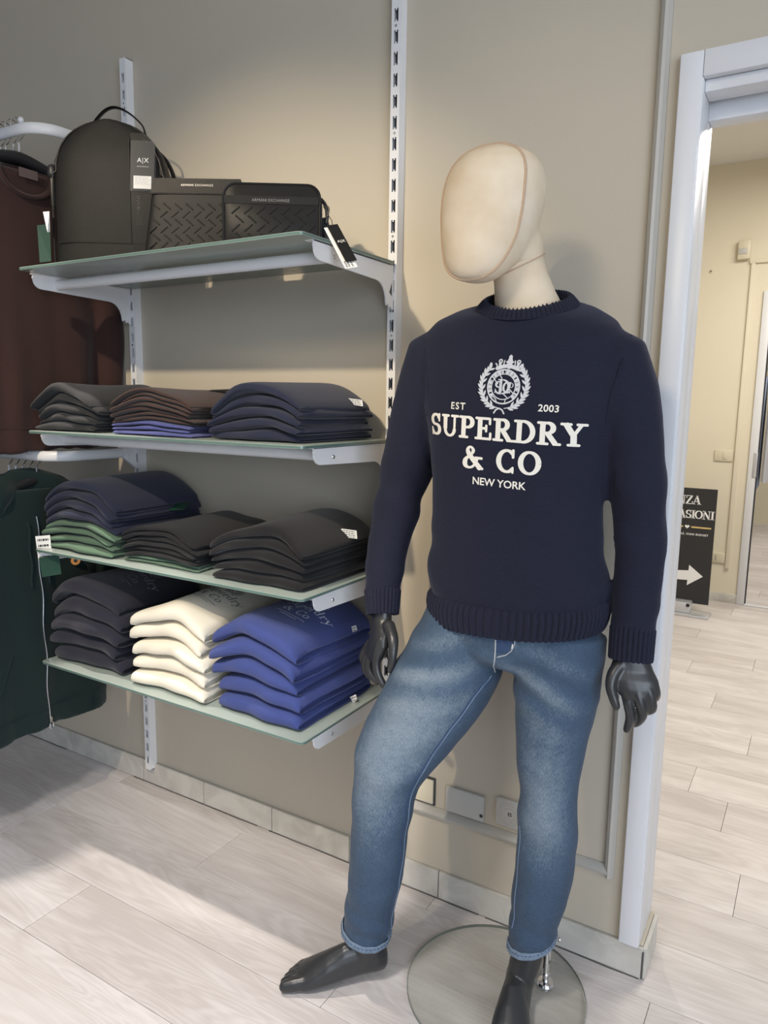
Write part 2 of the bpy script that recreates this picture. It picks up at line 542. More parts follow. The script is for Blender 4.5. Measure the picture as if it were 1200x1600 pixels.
# ------------------------------------------------------------------ mesh helpers
class MB:
    """Collects vertices and faces; build() links them as ONE mesh object."""

    def __init__(s):
        s.v, s.f = [], []

    def add(s, vs, fs):
        o = len(s.v)
        s.v += [Vector(p) for p in vs]
        s.f += [tuple(i + o for i in f) for f in fs]
        return s

    def box(s, c, size, rot=None):
        hx, hy, hz = size[0] / 2, size[1] / 2, size[2] / 2
        vs = [Vector((x, y, z)) for x in (-hx, hx) for y in (-hy, hy) for z in (-hz, hz)]
        if rot is not None:
            vs = [rot @ p for p in vs]
        vs = [p + Vector(c) for p in vs]
        return s.add(vs, [(0, 1, 3, 2), (4, 6, 7, 5), (0, 4, 5, 1), (2, 3, 7, 6), (0, 2, 6, 4), (1, 5, 7, 3)])

    def box2(s, a, b):
        a, b = Vector(a), Vector(b)
        return s.box((a + b) / 2, (abs(b.x - a.x), abs(b.y - a.y), abs(b.z - a.z)))

    def loft(s, rings, cap=True, closed=True):
        n = len(rings[0])
        vs = [p for r in rings for p in r]
        fs = []
        for i in range(len(rings) - 1):
            for j in range(n if closed else n - 1):
                k = (j + 1) % n
                fs.append((i * n + j, i * n + k, (i + 1) * n + k, (i + 1) * n + j))
        if cap and closed:
            fs.append(tuple(reversed(range(n))))
            fs.append(tuple(range((len(rings) - 1) * n, len(rings) * n)))
        return s.add(vs, fs)

    def tube(s, path, r, n=8, cap=True, flat=1.0, up=None, round_ends=False):
        """Round (or flattened) tube along a path with a radius per point."""
        P = [Vector(p) for p in path]
        rs = list(r) if hasattr(r, '__len__') else [r] * len(P)
        if round_ends:
            t0 = (P[0] - P[1]).normalized()
            t1 = (P[-1] - P[-2]).normalized()
            a, b = [], []
            for q in (0.95, 0.75, 0.4):
                a.append((P[0] + t0 * rs[0] * q, rs[0] * math.sqrt(1 - q * q)))
            for q in (0.4, 0.75, 0.95):
                b.append((P[-1] + t1 * rs[-1] * q, rs[-1] * math.sqrt(1 - q * q)))
            P = [x[0] for x in a] + P + [x[0] for x in b]
            rs = [x[1] for x in a] + rs + [x[1] for x in b]
        rings = []
        ref = Vector(up) if up is not None else None
        prev = None
        for i, p in enumerate(P):
            t = (P[min(i + 1, len(P) - 1)] - P[max(i - 1, 0)])
            t = t.normalized() if t.length > 1e-9 else Vector((0, 0, 1))
            if ref is not None:
                a = ref - t * ref.dot(t)
            elif prev is None:
                h = Vector((0, 0, 1)) if abs(t.z) < 0.9 else Vector((1, 0, 0))
                a = h - t * h.dot(t)
            else:
                a = prev - t * prev.dot(t)
            if a.length < 1e-6:
                a = t.orthogonal()
            a.normalize()
            prev = a
            b = t.cross(a)
            rings.append([p + a * (rs[i] * math.cos(2 * PI * k / n)) + b * (rs[i] * flat * math.sin(2 * PI * k / n)) for k in range(n)])
        return s.loft(rings, cap)

    def lathe(s, prof, c, n=24, axis=None):
        """prof: (radius, height) pairs around a vertical axis through c."""
        c = Vector(c)
        rings = [[c + Vector((r * math.cos(2 * PI * k / n), r * math.sin(2 * PI * k / n), h)) for k in range(n)] for r, h in prof]
        if axis is not None:
            q = Vector((0, 0, 1)).rotation_difference(Vector(axis))
            rings = [[c + q @ (p - c) for p in r] for r in rings]
        return s.loft(rings)

    def prism(s, poly, fn, d0, d1):
        """poly in 2-D, fn(u, v, d) -> world; extruded from d0 to d1."""
        n = len(poly)
        vs = [fn(u, v, d0) for u, v in poly] + [fn(u, v, d1) for u, v in poly]
        fs = [tuple(range(n)), tuple(reversed(range(n, 2 * n)))]
        fs += [(i, i + n, (i + 1) % n + n, (i + 1) % n) for i in range(n)]
        return s.add(vs, fs)

    def ball(s, c, r, n=12, m=8, sc_=(1, 1, 1)):
        prof = []
        rings = []
        for i in range(m + 1):
            a = -PI / 2 + PI * i / m
            rr = max(math.cos(a), 0.02)
            rings.append([Vector(c) + Vector((r * sc_[0] * rr * math.cos(2 * PI * k / n), r * sc_[1] * rr * math.sin(2 * PI * k / n), r * sc_[2] * math.sin(a))) for k in range(n)])
        return s.loft(rings)

    def build(s, name, mat, parent=None, smooth=0.6, bevel=0.0, local=False, origin=None, seg=2):
        me = bpy.data.meshes.new(name)
        off = Vector((0, 0, 0))
        if parent is not None and not local:
            q = parent
            while q is not None:
                off = off + q.location
                q = q.parent
        elif parent is None:
            if origin is not None:
                off = Vector(origin)
            else:
                xs = [p.x for p in s.v]; ys = [p.y for p in s.v]; zs = [p.z for p in s.v]
                off = Vector(((min(xs) + max(xs)) / 2, (min(ys) + max(ys)) / 2, min(zs)))
        me.from_pydata([p - off for p in s.v], [], s.f)
        finish(me, smooth, bevel, seg)
        o = bpy.data.objects.new(name, me)
        COL.objects.link(o)
        me.materials.append(mat)
        if parent is not None:
            o.parent = parent
        else:
            o.location = off
        return o


def finish(me, smooth=0.6, bevel=0.0, seg=2):
    bm = bmesh.new()
    bm.from_mesh(me)
    bmesh.ops.recalc_face_normals(bm, faces=bm.faces)
    if bevel:
        es = [e for e in bm.edges if len(e.link_faces) == 2 and e.calc_face_angle(0) > 0.5]
        bmesh.ops.bevel(bm, geom=es, offset=bevel, segments=seg, affect='EDGES', profile=0.5, clamp_overlap=True)
    bm.to_mesh(me)
    bm.free()
    if smooth:
        me.shade_smooth()
        me.set_sharp_from_angle(angle=smooth)
    me.update()


def link_mesh(name, me, mat, parent=None):
    o = bpy.data.objects.new(name, me)
    COL.objects.link(o)
    if not me.materials:
        me.materials.append(mat)
    if parent is not None:
        o.parent = parent
    return o


def fuse(mb, voxel, it=6, factor=0.5):
    """Union of overlapping closed shapes as one continuous, relaxed surface (world coordinates)."""
    me = bpy.data.meshes.new('tmp')
    me.from_pydata(mb.v, [], mb.f)
    finish(me, 0)
    o = bpy.data.objects.new('tmp', me)
    COL.objects.link(o)
    r = o.modifiers.new('r', 'REMESH')
    r.mode = 'VOXEL'
    r.voxel_size = voxel
    if it:
        sm = o.modifiers.new('s', 'SMOOTH')
        sm.factor = factor
        sm.iterations = it
    dg = bpy.context.evaluated_depsgraph_get()
    dg.update()
    out = bpy.data.meshes.new_from_object(o.evaluated_get(dg))
    bpy.data.objects.remove(o)
    out.shade_smooth()
    return out


def displace(me, fn):
    """Move each vertex along its normal by fn(co)."""
    me.update()
    ns = [v.normal.copy() for v in me.vertices]
    for v, n in zip(me.vertices, ns):
        v.co = v.co + n * fn(v.co)
    me.update()


def bvh_of(me):
    me.calc_loop_triangles()
    return BVHTree.FromPolygons([v.co.copy() for v in me.vertices], [tuple(t.vertices) for t in me.loop_triangles])


def place_mesh(name, me, mat, parent):
    """Mesh in world coordinates -> part of parent."""
    off = Vector((0, 0, 0))
    q = parent
    while q is not None:
        off = off + q.location
        q = q.parent
    if off.length:
        me.transform(Matrix.Translation(-off))
    me.materials.clear()
    me.materials.append(mat)
    return link_mesh(name, me, mat, parent)


def tag(o, label, cat, group=None, kind=None):
    o['label'] = label
    if cat:
        o['category'] = cat
    if group:
        o['group'] = group
    if kind:
        o['kind'] = kind
    return o


def empty(name, loc, rz=0.0):
    o = bpy.data.objects.new(name, None)
    COL.objects.link(o)
    o.location = loc
    o.rotation_euler = (0, 0, rz)
    o.empty_display_size = 0.05
    return o


def structure(o, label=None):
    o['kind'] = 'structure'
    if label:
        o['label'] = label
    return o


def catmull(pts, per=6):
    P = [Vector(p) for p in pts]
    out = []
    for i in range(len(P) - 1):
        p0, p1, p2, p3 = P[max(i - 1, 0)], P[i], P[i + 1], P[min(i + 2, len(P) - 1)]
        for k in range(per):
            t = k / per
            out.append(0.5 * ((2 * p1) + (p2 - p0) * t + (2 * p0 - 5 * p1 + 4 * p2 - p3) * t * t + (3 * p1 - p0 - 3 * p2 + p3) * t ** 3))
    out.append(P[-1])
    return out


def lerp(a, b, t):
    return a + (b - a) * t


def interp(x, tab):
    """Piecewise smooth table lookup of (x, y...) rows."""
    if x <= tab[0][0]:
        return tab[0][1:]
    for a, b in zip(tab, tab[1:]):
        if x <= b[0]:
            t = (x - a[0]) / (b[0] - a[0])
            return tuple(lerp(p, q, t) for p, q in zip(a[1:], b[1:]))
    return tab[-1][1:]


# ------------------------------------------------------------------ lettering (2-D strokes)
def arc(cx, cy, rx, ry, a0, a1, wk, wt, n=14):
    """Elliptical arc; stroke is wk wide at the sides and wt wide at top and bottom."""
    out = []
    for i in range(n + 1):
        a = math.radians(a0 + (a1 - a0) * i / n)
        w = wt + (wk - wt) * abs(math.cos(a)) ** 1.3
        out.append((cx + rx * math.cos(a), cy + ry * math.sin(a), w))
    return out


def ln(x0, y0, x1, y1, w, w1=None, n=4):
    w1 = w if w1 is None else w1
    return [(lerp(x0, x1, i / n), lerp(y0, y1, i / n), lerp(w, w1, i / n)) for i in range(n + 1)]


def serif_font(K=0.2, T=0.11, SB=0.1):
    """Upper-case slab letters in a unit-high box: {char: (advance, strokes)}."""
    b, t = SB / 2, 1 - SB / 2
    S = lambda x0, x1, y: ln(x0, y, x1, y, SB, n=3)
    F = {}
    F['S'] = (0.78, [arc(.38, .725, .23, .225, 25, 270, K * .95, T, 14)[:-1] + arc(.38, .275, .25, .225, 90, -155, K * .95, T, 14), ln(.61, .96, .61, .68, SB), ln(.12, .04, .12, .33, SB)])
    F['U'] = (0.98, [ln(.22, t, .22, .36, K) + arc(.48, .34, .26, .29, 180, 360, K * .8, T, 12) + ln(.74, .36, .74, t, T * 1.1), S(.05, .4, t), S(.58, .92, t)])
    F['P'] = (0.82, [ln(.25, b, .25, t, K), ln(.25, t, .44, t, SB) + arc(.44, .725, .25, .225, 88, -88, K, T, 12) + ln(.44, .5, .25, .5, SB), S(.06, .46, b), S(.06, .3, t)])
    F['E'] = (0.86, [ln(.25, b, .25, t, K), S(.06, .72, t), S(.06, .76, b), S(.25, .55, .51), ln(.72, t, .72, .72, SB), ln(.76, b, .76, .3, SB), ln(.55, .63, .55, .39, SB)])
    F['R'] = (0.95, [ln(.25, b, .25, t, K), ln(.25, t, .44, t, SB) + arc(.44, .735, .23, .215, 88, -88, K, T, 12) + ln(.44, .52, .25, .52, SB), ln(.46, .5, .76, .08, K * .95), S(.06, .46, b), S(.06, .3, t), S(.7, .94, b)])
    F['D'] = (0.98, [ln(.25, b, .25, t, K), ln(.25, t, .4, t, SB) + arc(.4, .5, .43, .45, 88, -88, K, T, 16) + ln(.4, b, .25, b, SB), S(.06, .3, b), S(.06, .3, t)])
    F['Y'] = (0.92, [ln(.2, t, .48, .46, K), ln(.76, t, .48, .46, T * 1.15), ln(.48, .5, .48, b, K), S(.03, .38, t), S(.62, .93, t), S(.29, .67, b)])
    F['C'] = (0.86, [arc(.46, .5, .36, .45, 48, 312, K, T, 20), ln(.72, .97, .72, .68, SB), ln(.72, .03, .72, .24, SB * .8)])
    F['O'] = (0.98, [arc(.48, .5, .36, .45, 0, 360, K, T, 28)])
    F['N'] = (1.0, [ln(.2, b, .2, t, T), ln(.2, t, .78, b, K), ln(.78, b, .78, t, T), S(.05, .34, b), S(.03, .26, t), S(.64, .93, t)])
    F['Z'] = (0.82, [S(.1, .7, t), ln(.68, t, .12, b, K), S(.1, .74, b), ln(.11, t, .11, .7, SB), ln(.74, b, .74, .32, SB)])
    F['A'] = (0.96, [ln(.46, t, .14, b, T), ln(.46, t, .76, b, K), ln(.26, .33, .64, .33, T), S(.02, .3, b), S(.58, .94, b)])
    F['I'] = (0.5, [ln(.25, b, .25, t, K), S(.06, .44, b), S(.06, .44, t)])
    amp = [(.90, .06), (.62, .34), (.34, .66), (.28, .82), (.36, .94), (.48, .93), (.55, .80), (.48, .66), (.28, .50), (.16, .34), (.17, .16), (.32, .06), (.52, .10), (.68, .28), (.76, .48)]
    aw = [K, K, K, K * .8, T, T, K * .75, T, T * 1.2, K, K, T, T, T, T]
    sm = catmull([(x, y, w) for (x, y), w in zip(amp, aw)], 3)
    F['&'] = (1.06, [[(p.x, p.y, p.z) for p in sm], S(.66, .95, .5), S(.8, 1.0, b)])
    # lower case for the printed sweatshirts
    k, q = K * .8, T * .8
    F['u'] = (0.66, [ln(.16, .62, .16, .2, k) + arc(.32, .2, .16, .17, 180, 300, k, q, 8), ln(.50, .62, .50, 0.02, k), ln(.06, .6, .16, .6, q), ln(.4, .6, .5, .6, q), ln(.5, .03, .62, .03, q)])
    F['p'] = (0.68, [ln(.16, .6, .16, -.3, k), arc(.36, .31, .22, .27, 0, 360, k, q, 18), ln(.04, -.3, .3, -.3, q), ln(.04, .6, .16, .6, q)])
    F['e'] = (0.60, [arc(.32, .31, .23, .28, 5, 325, k, q, 18), ln(.12, .34, .53, .34, q)])
    F['r'] = (0.52, [ln(.16, .6, .16, .03, k), ln(.16, .35, .3, .57, q) + ln(.33, .59, .46, .53, k), ln(.04, .03, .32, .03, q), ln(.04, .6, .16, .6, q)])
    F['d'] = (0.70, [arc(.30, .31, .22, .27, 0, 360, k, q, 18), ln(.50, 1.0, .50, .03, k), ln(.38, .98, .5, .98, q), ln(.5, .03, .62, .03, q)])
    F['y'] = (0.64, [ln(.12, .6, .34, .06, k), ln(.54, .6, .2, -.28, q) + ln(.18, -.3, .1, -.27, k), ln(.02, .6, .24, .6, q), ln(.44, .6, .64, .6, q)])
    F['o'] = (0.64, [arc(.32, .31, .23, .27, 0, 360, k, q, 20)])
    F[' '] = (0.45, [])
    return F


def stroke_geo(strokes, dx=0.0, dy=0.0, sc_=1.0):
    """Quads with rounded ends for a list of strokes -> (verts2d, faces)."""
    V, Fc = [], []
    for st in strokes:
        P = [(x * sc_ + dx, y * sc_ + dy, w * sc_ / 2) for x, y, w in st]
        cl = []
        for p in P:                                 # drop duplicates
            if not cl or math.hypot(p[0] - cl[-1][0], p[1] - cl[-1][1]) > 1e-5 * max(sc_, .01):
                cl.append(p)
        P = cl
        n = len(P)
        if n < 2:
            continue
        L, Rr = [], []
        for i in range(n):
            a, c = P[max(i - 1, 0)], P[min(i + 1, n - 1)]
            tx, ty = c[0] - a[0], c[1] - a[1]
            l = math.hypot(tx, ty) or 1
            nx, ny = -ty / l, tx / l
            x, y, w = P[i]
            L.append((x + nx * w, y + ny * w))
            Rr.append((x - nx * w, y - ny * w))
        o = len(V)
        V += L + Rr
        for i in range(n - 1):
            Fc.append((o + i, o + n + i, o + n + i + 1, o + i + 1))
        closed = math.hypot(P[0][0] - P[-1][0], P[0][1] - P[-1][1]) < 1e-3 * sc_
        if not closed:
            for end in (0, n - 1):
                x, y, w = P[end]
                q = P[1] if end == 0 else P[n - 2]
                a0 = math.atan2(y - q[1], x - q[0])
                o = len(V)
                V.append((x, y))
                cd = min(w, 0.055 * sc_) if sc_ < 0.9 else w      # letter stems end nearly flat
                ca, sa = math.cos(a0), math.sin(a0)
                for k in range(7):
                    a = -PI / 2 + PI * k / 6
                    p_, q2 = math.cos(a) * cd, math.sin(a) * w
                    V.append((x + p_ * ca - q2 * sa, y + p_ * sa + q2 * ca))
                for k in range(6):
                    Fc.append((o, o + 1 + k, o + 2 + k))
    return V, Fc


def word_geo(font, text, height, track=0.0):
    """A word centred on x = 0, baseline y = 0."""
    tot = sum(font[c][0] + track for c in text) - track
    x = -tot / 2
    V, Fc = [], []
    for c in text:
        v, f = stroke_geo(font[c][1], x * height, 0, height)
        o = len(V)
        V += v
        Fc += [tuple(i + o for i in q) for q in f]
        x += font[c][0] + track
    return V, Fc


def sans_geo(text, height, bold=0.0, spacing=1.0):
    """A word in the built-in sans face, centred, as (verts2d, faces)."""
    cu = bpy.data.curves.new('txt', 'FONT')
    cu.body = text
    cu.align_x = 'CENTER'
    cu.size = 1.0
    cu.offset = bold
    cu.space_character = spacing
    cu.resolution_u = 3
    o = bpy.data.objects.new('txt', cu)
    COL.objects.link(o)
    dg = bpy.context.evaluated_depsgraph_get()
    dg.update()
    me = bpy.data.meshes.new_from_object(o.evaluated_get(dg))
    bpy.data.objects.remove(o)
    k = height / 0.70
    V = [(v.co.x * k, v.co.y * k) for v in me.vertices]
    Fc = [tuple(p.vertices) for p in me.polygons]
    bpy.data.meshes.remove(me)
    return V, Fc


def put2d(mb, geo, fn, dx=0.0, dy=0.0, rot=0.0):
    """Map 2-D geometry through fn(u, v) -> world point or None."""
    V, Fc = geo
    c, s = math.cos(rot), math.sin(rot)
    pts = [fn(x * c - y * s + dx, x * s + y * c + dy) for x, y in V]
    keep = [f for f in Fc if all(pts[i] is not None for i in f)]
    used = sorted({i for f in keep for i in f})
    idx = {i: k for k, i in enumerate(used)}
    mb.add([pts[i] for i in used], [tuple(idx[i] for i in f) for f in keep])
    return mb

# ================================================================== THE ROOM
DOOR_X0, DOOR_X1, DOOR_H, WALL_T = 1.716, 2.66, 2.075, 0.14

# ---- floor: laminate planks laid along the wall
fl = MB().box2((-4.2, -4.2, -0.05), (4.2, 9.2, -0.009)).build('floor', grout_m, origin=(0, 0, -0.05))
structure(fl, 'pale grey wood-effect laminate floor')
PW, PL = 0.2145, 1.285
plank_me = None
joint = {-3: 0.29, -1: 0.484, 2: 1.905, 4: 1.825, 5: 1.69, 11: 1.488, 0: -0.12, -2: 1.11, -4: 0.85, 1: 1.2, 3: 1.25, 6: 1.05, 7: 1.85}
pm = MB()
pm.box((0, 0, -0.004), (PL - 0.0012, PW - 0.0012, 0.008))
for k in range(-10, 43):
    y = -0.068 + PW * (k + 0.5)
    lo, hi = (-1.75, 3.6) if k <= 0 else (0.35, 4.1)
    j = joint.get(k, (k * 0.47) % PL)
    x = j - PL * math.ceil((j - lo) / PL)
    while x < hi:
        if plank_me is None:
            o = pm.build('plank', floor_m, fl, smooth=0, bevel=0.0006, local=True, seg=1)
            plank_me = o.data
        else:
            o = link_mesh('plank', plank_me, floor_m, fl)
        o.location = Vector((x + PL / 2, y, 0)) - fl.location
        x += PL

# ---- back wall with the doorway
w = MB()
w.box2((-4.2, 0, 0), (DOOR_X0, WALL_T, 3.0))
w.box2((DOOR_X0, 0.0, 0.0), (DOOR_X0 + 0.017, WALL_T, 0.086))
w.box2((DOOR_X0, 0, DOOR_H), (DOOR_X1, WALL_T, 3.0))
w.box2((DOOR_X1, 0, 0), (4.2, WALL_T, 3.0))
structure(w.build('wall_back', wall_m, smooth=0, origin=(0, 0, 0)), 'warm grey painted shop wall behind the shelves')
# panelled strip between shelving and doorway: bolection moulding
tr = MB()
tr.prism([(1.628, -0.004), (1.632, -0.014), (1.640, -0.020), (1.646, -0.017), (1.653, -0.006), (1.653, 0.0), (1.628, 0.0)], lambda u, v, d: Vector((u, v, d)), 0.243, 2.998)
structure(tr.build('trim_1', panel_m, smooth=0.4), 'upright moulding of the wall panel beside the doorway')
tr = MB()
tr.prism([(0.243, 0.0), (0.243, -0.006), (0.250, -0.017), (0.258, -0.020), (0.266, -0.014), (0.272, -0.004), (0.272, 0.0)], lambda u, v, d: Vector((d, v, u)), 1.075, 1.640)
structure(tr.build('trim_2', panel_m, smooth=0.4), 'low horizontal moulding of the wall panel behind the mannequin')

# ---- white door lining
tr = MB()
tr.box2((1.677, -0.022, 0.088), (1.7235, 0.0, 2.125))
structure(tr.build('trim_3', white_m, bevel=0.004), 'white door casing left of the doorway')
tr = MB()
tr.box2((1.7235, -0.022, DOOR_H - 0.002), (2.75, 0.0, 2.125))
structure(tr.build('trim_4', white_m, bevel=0.003), 'white door casing over the doorway')
tr = MB()
tr.box2((1.716, -0.019, 0.088), (1.7255, 0.075, 2.073))
tr.box2((1.7162, 0.081, 0.088), (1.7235, 0.150, 2.073))
structure(tr.build('trim_5', white_m, bevel=0.002), 'white jamb lining of the doorway with a shadow groove')
tr = MB()
tr.box2((1.7256, 0.0, 2.050), (DOOR_X1, 0.06, 2.074))
tr.box2((1.7236, 0.085, 2.020), (DOOR_X1, 0.138, 2.074))
structure(tr.build('trim_6', white_m, bevel=0.002), 'white door head lining')
tr = MB()
tr.box2((DOOR_X1 - 0.012, -0.02, 0.0), (DOOR_X1 + 0.06, 0.15, 2.075))
structure(tr.build('trim_7', white_m, bevel=0.003), 'white jamb on the far side of the doorway')

# ---- skirting of stone tiles
bb = MB().box2((-4.2, -0.0035, 0.0), (DOOR_X0 + 0.017, 0.0, 0.084)).build('baseboard_back', joint_m, smooth=0, origin=(0, 0, 0))
structure(bb, 'pale stone tile skirting along the shop wall')
x0, step = 0.256 - 0.3055 * 9, 0.3055
tme = None
while x0 < DOOR_X0 - 0.01:
    x1 = min(x0 + step, DOOR_X0 + 0.020)
    if x1 - x0 > 0.3 and tme is not None:
        o = link_mesh('tile', tme, tile_m, bb)
    else:
        o = MB().box((0, -0.006, 0.043), (x1 - x0 - 0.003, 0.010, 0.082)).build('tile', tile_m, bb, smooth=0, bevel=0.0015, local=True)
        if x1 - x0 > 0.3:
            tme = o.data
    o.location = ((x0 + x1) / 2, 0, 0.0)
    x0 += step
t = MB().box((0, 0, 0.043), (0.010, 0.142, 0.082)).build('tile', tile_m, bb, smooth=0, bevel=0.0015, local=True)
t.location = (DOOR_X0 + 0.0225, 0.064, 0)
g = MB()
g.box2((DOOR_X0 + 0.0175, -0.0118, 0.004), (DOOR_X0 + 0.0215, -0.0035, 0.075))
g.build('joint', grout_m, bb, smooth=0)
g = MB()
for (a, b_) in ((-0.9, -0.5), (-0.1, 0.5), (0.55, 0.9), (0.95, 1.30), (1.32, 1.73)):
    g.tube([(lerp(a, b_, q / 6), -0.0125 + 0.001 * math.sin(q * 2.3), 0.0012) for q in range(7)], [0.0008 + 0.0008 * abs(math.sin(3.7 * q + a * 9)) for q in range(7)], 5)
g.build('joint', grout_m, bb, smooth=0)

# ---- ceilings
structure(MB().box2((-4.2, -4.2, 3.0), (4.2, WALL_T, 3.06)).build('ceiling', ceil_m, smooth=0, origin=(0, 0, 3.0)), 'white shop ceiling')
# ---- back room
BY = 3.94
FX0, FX1, FH = 1.565, 2.52, 2.17
w = MB()
w.box2((0.2, BY, 0), (FX0 + 0.03, BY + 0.12, 3.02))
w.box2((FX0 + 0.03, BY, FH - 0.03), (FX1, BY + 0.12, 3.02))
w.box2((FX1, BY, 0), (4.2, BY + 0.12, 3.02))
structure(w.build('wall_far', far_wall_m, smooth=0, origin=(0, BY, 0)), 'cream wall at the end of the back room')
structure(MB().box2((0.1, WALL_T, 3.02), (4.2, 9.2, 3.08)).build('ceiling', ceil_m, smooth=0, origin=(0, 4, 3.02)), 'white back room ceiling')
structure(MB().box2((0.08, WALL_T, 0), (0.2, BY + 0.1, 3.02)).build('wall_left', far_wall_m, smooth=0, origin=(0.1, 2, 0)), 'cream side wall of the back room')
structure(MB().box2((0.2, 8.0, 0), (4.2, 8.1, 3.02)).build('wall_end', far_wall_m, smooth=0, origin=(2, 8, 0)), 'wall seen through the far doorway')
structure(MB().box2((0.2, BY + 0.12, 0), (0.3, 8.0, 3.02)).build('wall_side', far_wall_m, smooth=0, origin=(.25, 6, 0)), 'side wall beyond the far doorway')
bf = MB().box2((0.2, BY - 0.012, 0), (FX0, BY, 0.066)).build('baseboard_far', tile_m, bevel=0.002, origin=(1, BY, 0))
structure(bf, 'pale tile skirting of the back room')
d = MB()
d.box2((FX0, BY - 0.018, 0), (FX0 + 0.052, BY + 0.13, FH))
structure(d.build('trim_8', white_m, bevel=0.004), 'white left casing of the far doorway')
d = MB()
d.box2((FX0 + 0.05, BY - 0.018, FH - 0.055), (FX1 + 0.05, BY + 0.13, FH))
structure(d.build('trim_9', white_m, bevel=0.004), 'white head casing of the far doorway')
d = MB()
d.box2((FX0 + 0.052, BY + 0.0, 0), (FX0 + 0.060, BY + 0.03, FH - 0.055))
structure(d.build('trim_10', plastic_black_m, smooth=0), 'dark rubber door seal of the far doorway')
d = MB()
d.box2((FX0 + 0.052, BY - 0.03, 0.0), (FX1, BY + 0.02, 0.008))
structure(d.build('trim_11', white_m, bevel=0.002), 'white threshold strip of the far doorway')
h = MB()
h.box2((FX0 + 0.030, BY - 0.024, 0.915), (FX0 + 0.056, BY - 0.016, 1.085))
tag(h.build('strike_plate', alu_m, bevel=0.002), 'grey metal strike plate on the far door frame', 'strike plate')

# motion detector, ducts, switch, socket, screw anchor on the far wall
r = empty('motion_detector', (1.425, BY, 2.38))
MB().box2((1.385, BY - 0.045, 2.380), (1.465, BY - 0.0, 2.506)).build('housing', cream_plastic_m, r, bevel=0.010)
MB().box2((1.392, BY - 0.049, 2.413), (1.444, BY - 0.044, 2.452)).build('sensor_lens', grey_plate_m, r, bevel=0.002)
tag(r, 'small cream motion detector high on the far wall', 'motion detector')
m_ = MB().box2((1.463, BY - 0.018, 2.354), (2.2, BY, 2.379)).build('cable_duct', far_wall_m, bevel=0.002)
tag(m_, 'horizontal beige cable duct running right from the motion detector', 'cable duct')
m_ = MB().box2((1.474, BY - 0.018, 0.25), (1.500, BY, 2.354)).build('cable_duct', far_wall_m, bevel=0.002)
tag(m_, 'tall vertical beige cable duct beside the far doorway', 'cable duct')
r = empty('light_switch', (1.403, BY, 1.015))
MB().box2((1.343, BY - 0.010, 1.015), (1.463, BY, 1.093)).build('cover_plate', cream_plastic_m, r, bevel=0.003)
MB().box2((1.400, BY - 0.014, 1.030), (1.424, BY - 0.009, 1.078)).build('rocker', cream_plastic_m, r, bevel=0.002)
tag(r, 'cream rectangular light switch on the far wall', 'light switch')
r = empty('wall_socket', (1.43, BY, 0.285))
MB().box2((1.385, BY - 0.012, 0.285), (1.470, BY, 0.358)).build('cover_plate', cream_plastic_m, r, bevel=0.003)
hb = MB()
for i in range(3):
    hb.box((1.408, BY - 0.0125, 0.307 + i * 0.014), (0.005, 0.002, 0.006))
hb.build('socket_holes', ink_m, r, smooth=0)
tag(r, 'cream three-hole socket low on the far wall beside the sign', 'socket')
r = empty('wall_anchor', (1.223, BY, 2.31))
MB().lathe([(0.001, 0.006), (0.010, 0.006), (0.013, 0.0)], (1.223, BY - 0.0005, 2.322), 14, axis=(0, -1, 0)).build('plug_cap', cream_plastic_m, r)
MB().lathe([(0.0005, 0.0), (0.005, 0.0), (0.005, 0.002), (0.0005, 0.002)], (1.223, BY - 0.0062, 2.322), 10, axis=(0, -1, 0)).build('screw_hole', ink_m, r)
tag(r, 'small round screw anchor in the far wall', 'wall anchor')

# plates low on the shop wall behind the mannequin
m_ = MB()
m_.box2((1.069, -0.009, 0.281), (1.147, 0, 0.352))
r = empty('blank_plate', (1.107, 0, 0.281))
m_.build('cover_plate', cream_plastic_m, r, bevel=0.002)
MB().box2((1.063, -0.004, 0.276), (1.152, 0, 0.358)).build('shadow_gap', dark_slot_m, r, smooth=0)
tag(r, 'cream wall plate with a dark edge behind the bent leg', 'wall plate')
r = empty('cover_box', (1.246, 0, 0.278))
MB().box2((1.188, -0.012, 0.278), (1.303, 0, 0.352)).build('cover_plate', grey_plate_m, r, bevel=0.003)
MB().lathe([(0.0005, 0.003), (0.004, 0.003), (0.005, 0.0)], (1.297, -0.012, 0.297), 12, axis=(0, -1, 0)).build('screw', dark_slot_m, r)
tag(r, 'wide wall-coloured cover plate between the mannequin legs', 'wall plate')
r = empty('telephone_socket', (1.378, 0, 0.288))
MB().box2((1.338, -0.012, 0.288), (1.418, 0, 0.366)).build('cover_plate', grey_plate_m, r, bevel=0.004)
for rr in (0.031, 0.024, 0.016):
    c = MB()
    pts = []
    for q in range(33):
        a = 2 * PI * q / 32
        pts.append((1.378 + rr * math.copysign(abs(math.cos(a)) ** 0.75, math.cos(a)), -0.0125, 0.327 + rr * math.copysign(abs(math.sin(a)) ** 0.75, math.sin(a))))
    c.tube(pts, 0.0013, 6, cap=False)
    c.build('ridge', grey_plate_m, r)
c = MB()
for i in range(2):
    for j in range(2):
        c.box((1.378 + (i - .5) * 0.006, -0.0125, 0.327 + (j - .5) * 0.006), (0.003, 0.002, 0.003))
c.build('contacts', ink_m, r, smooth=0)
tag(r, 'square socket with round ridges behind the straight leg', 'socket')

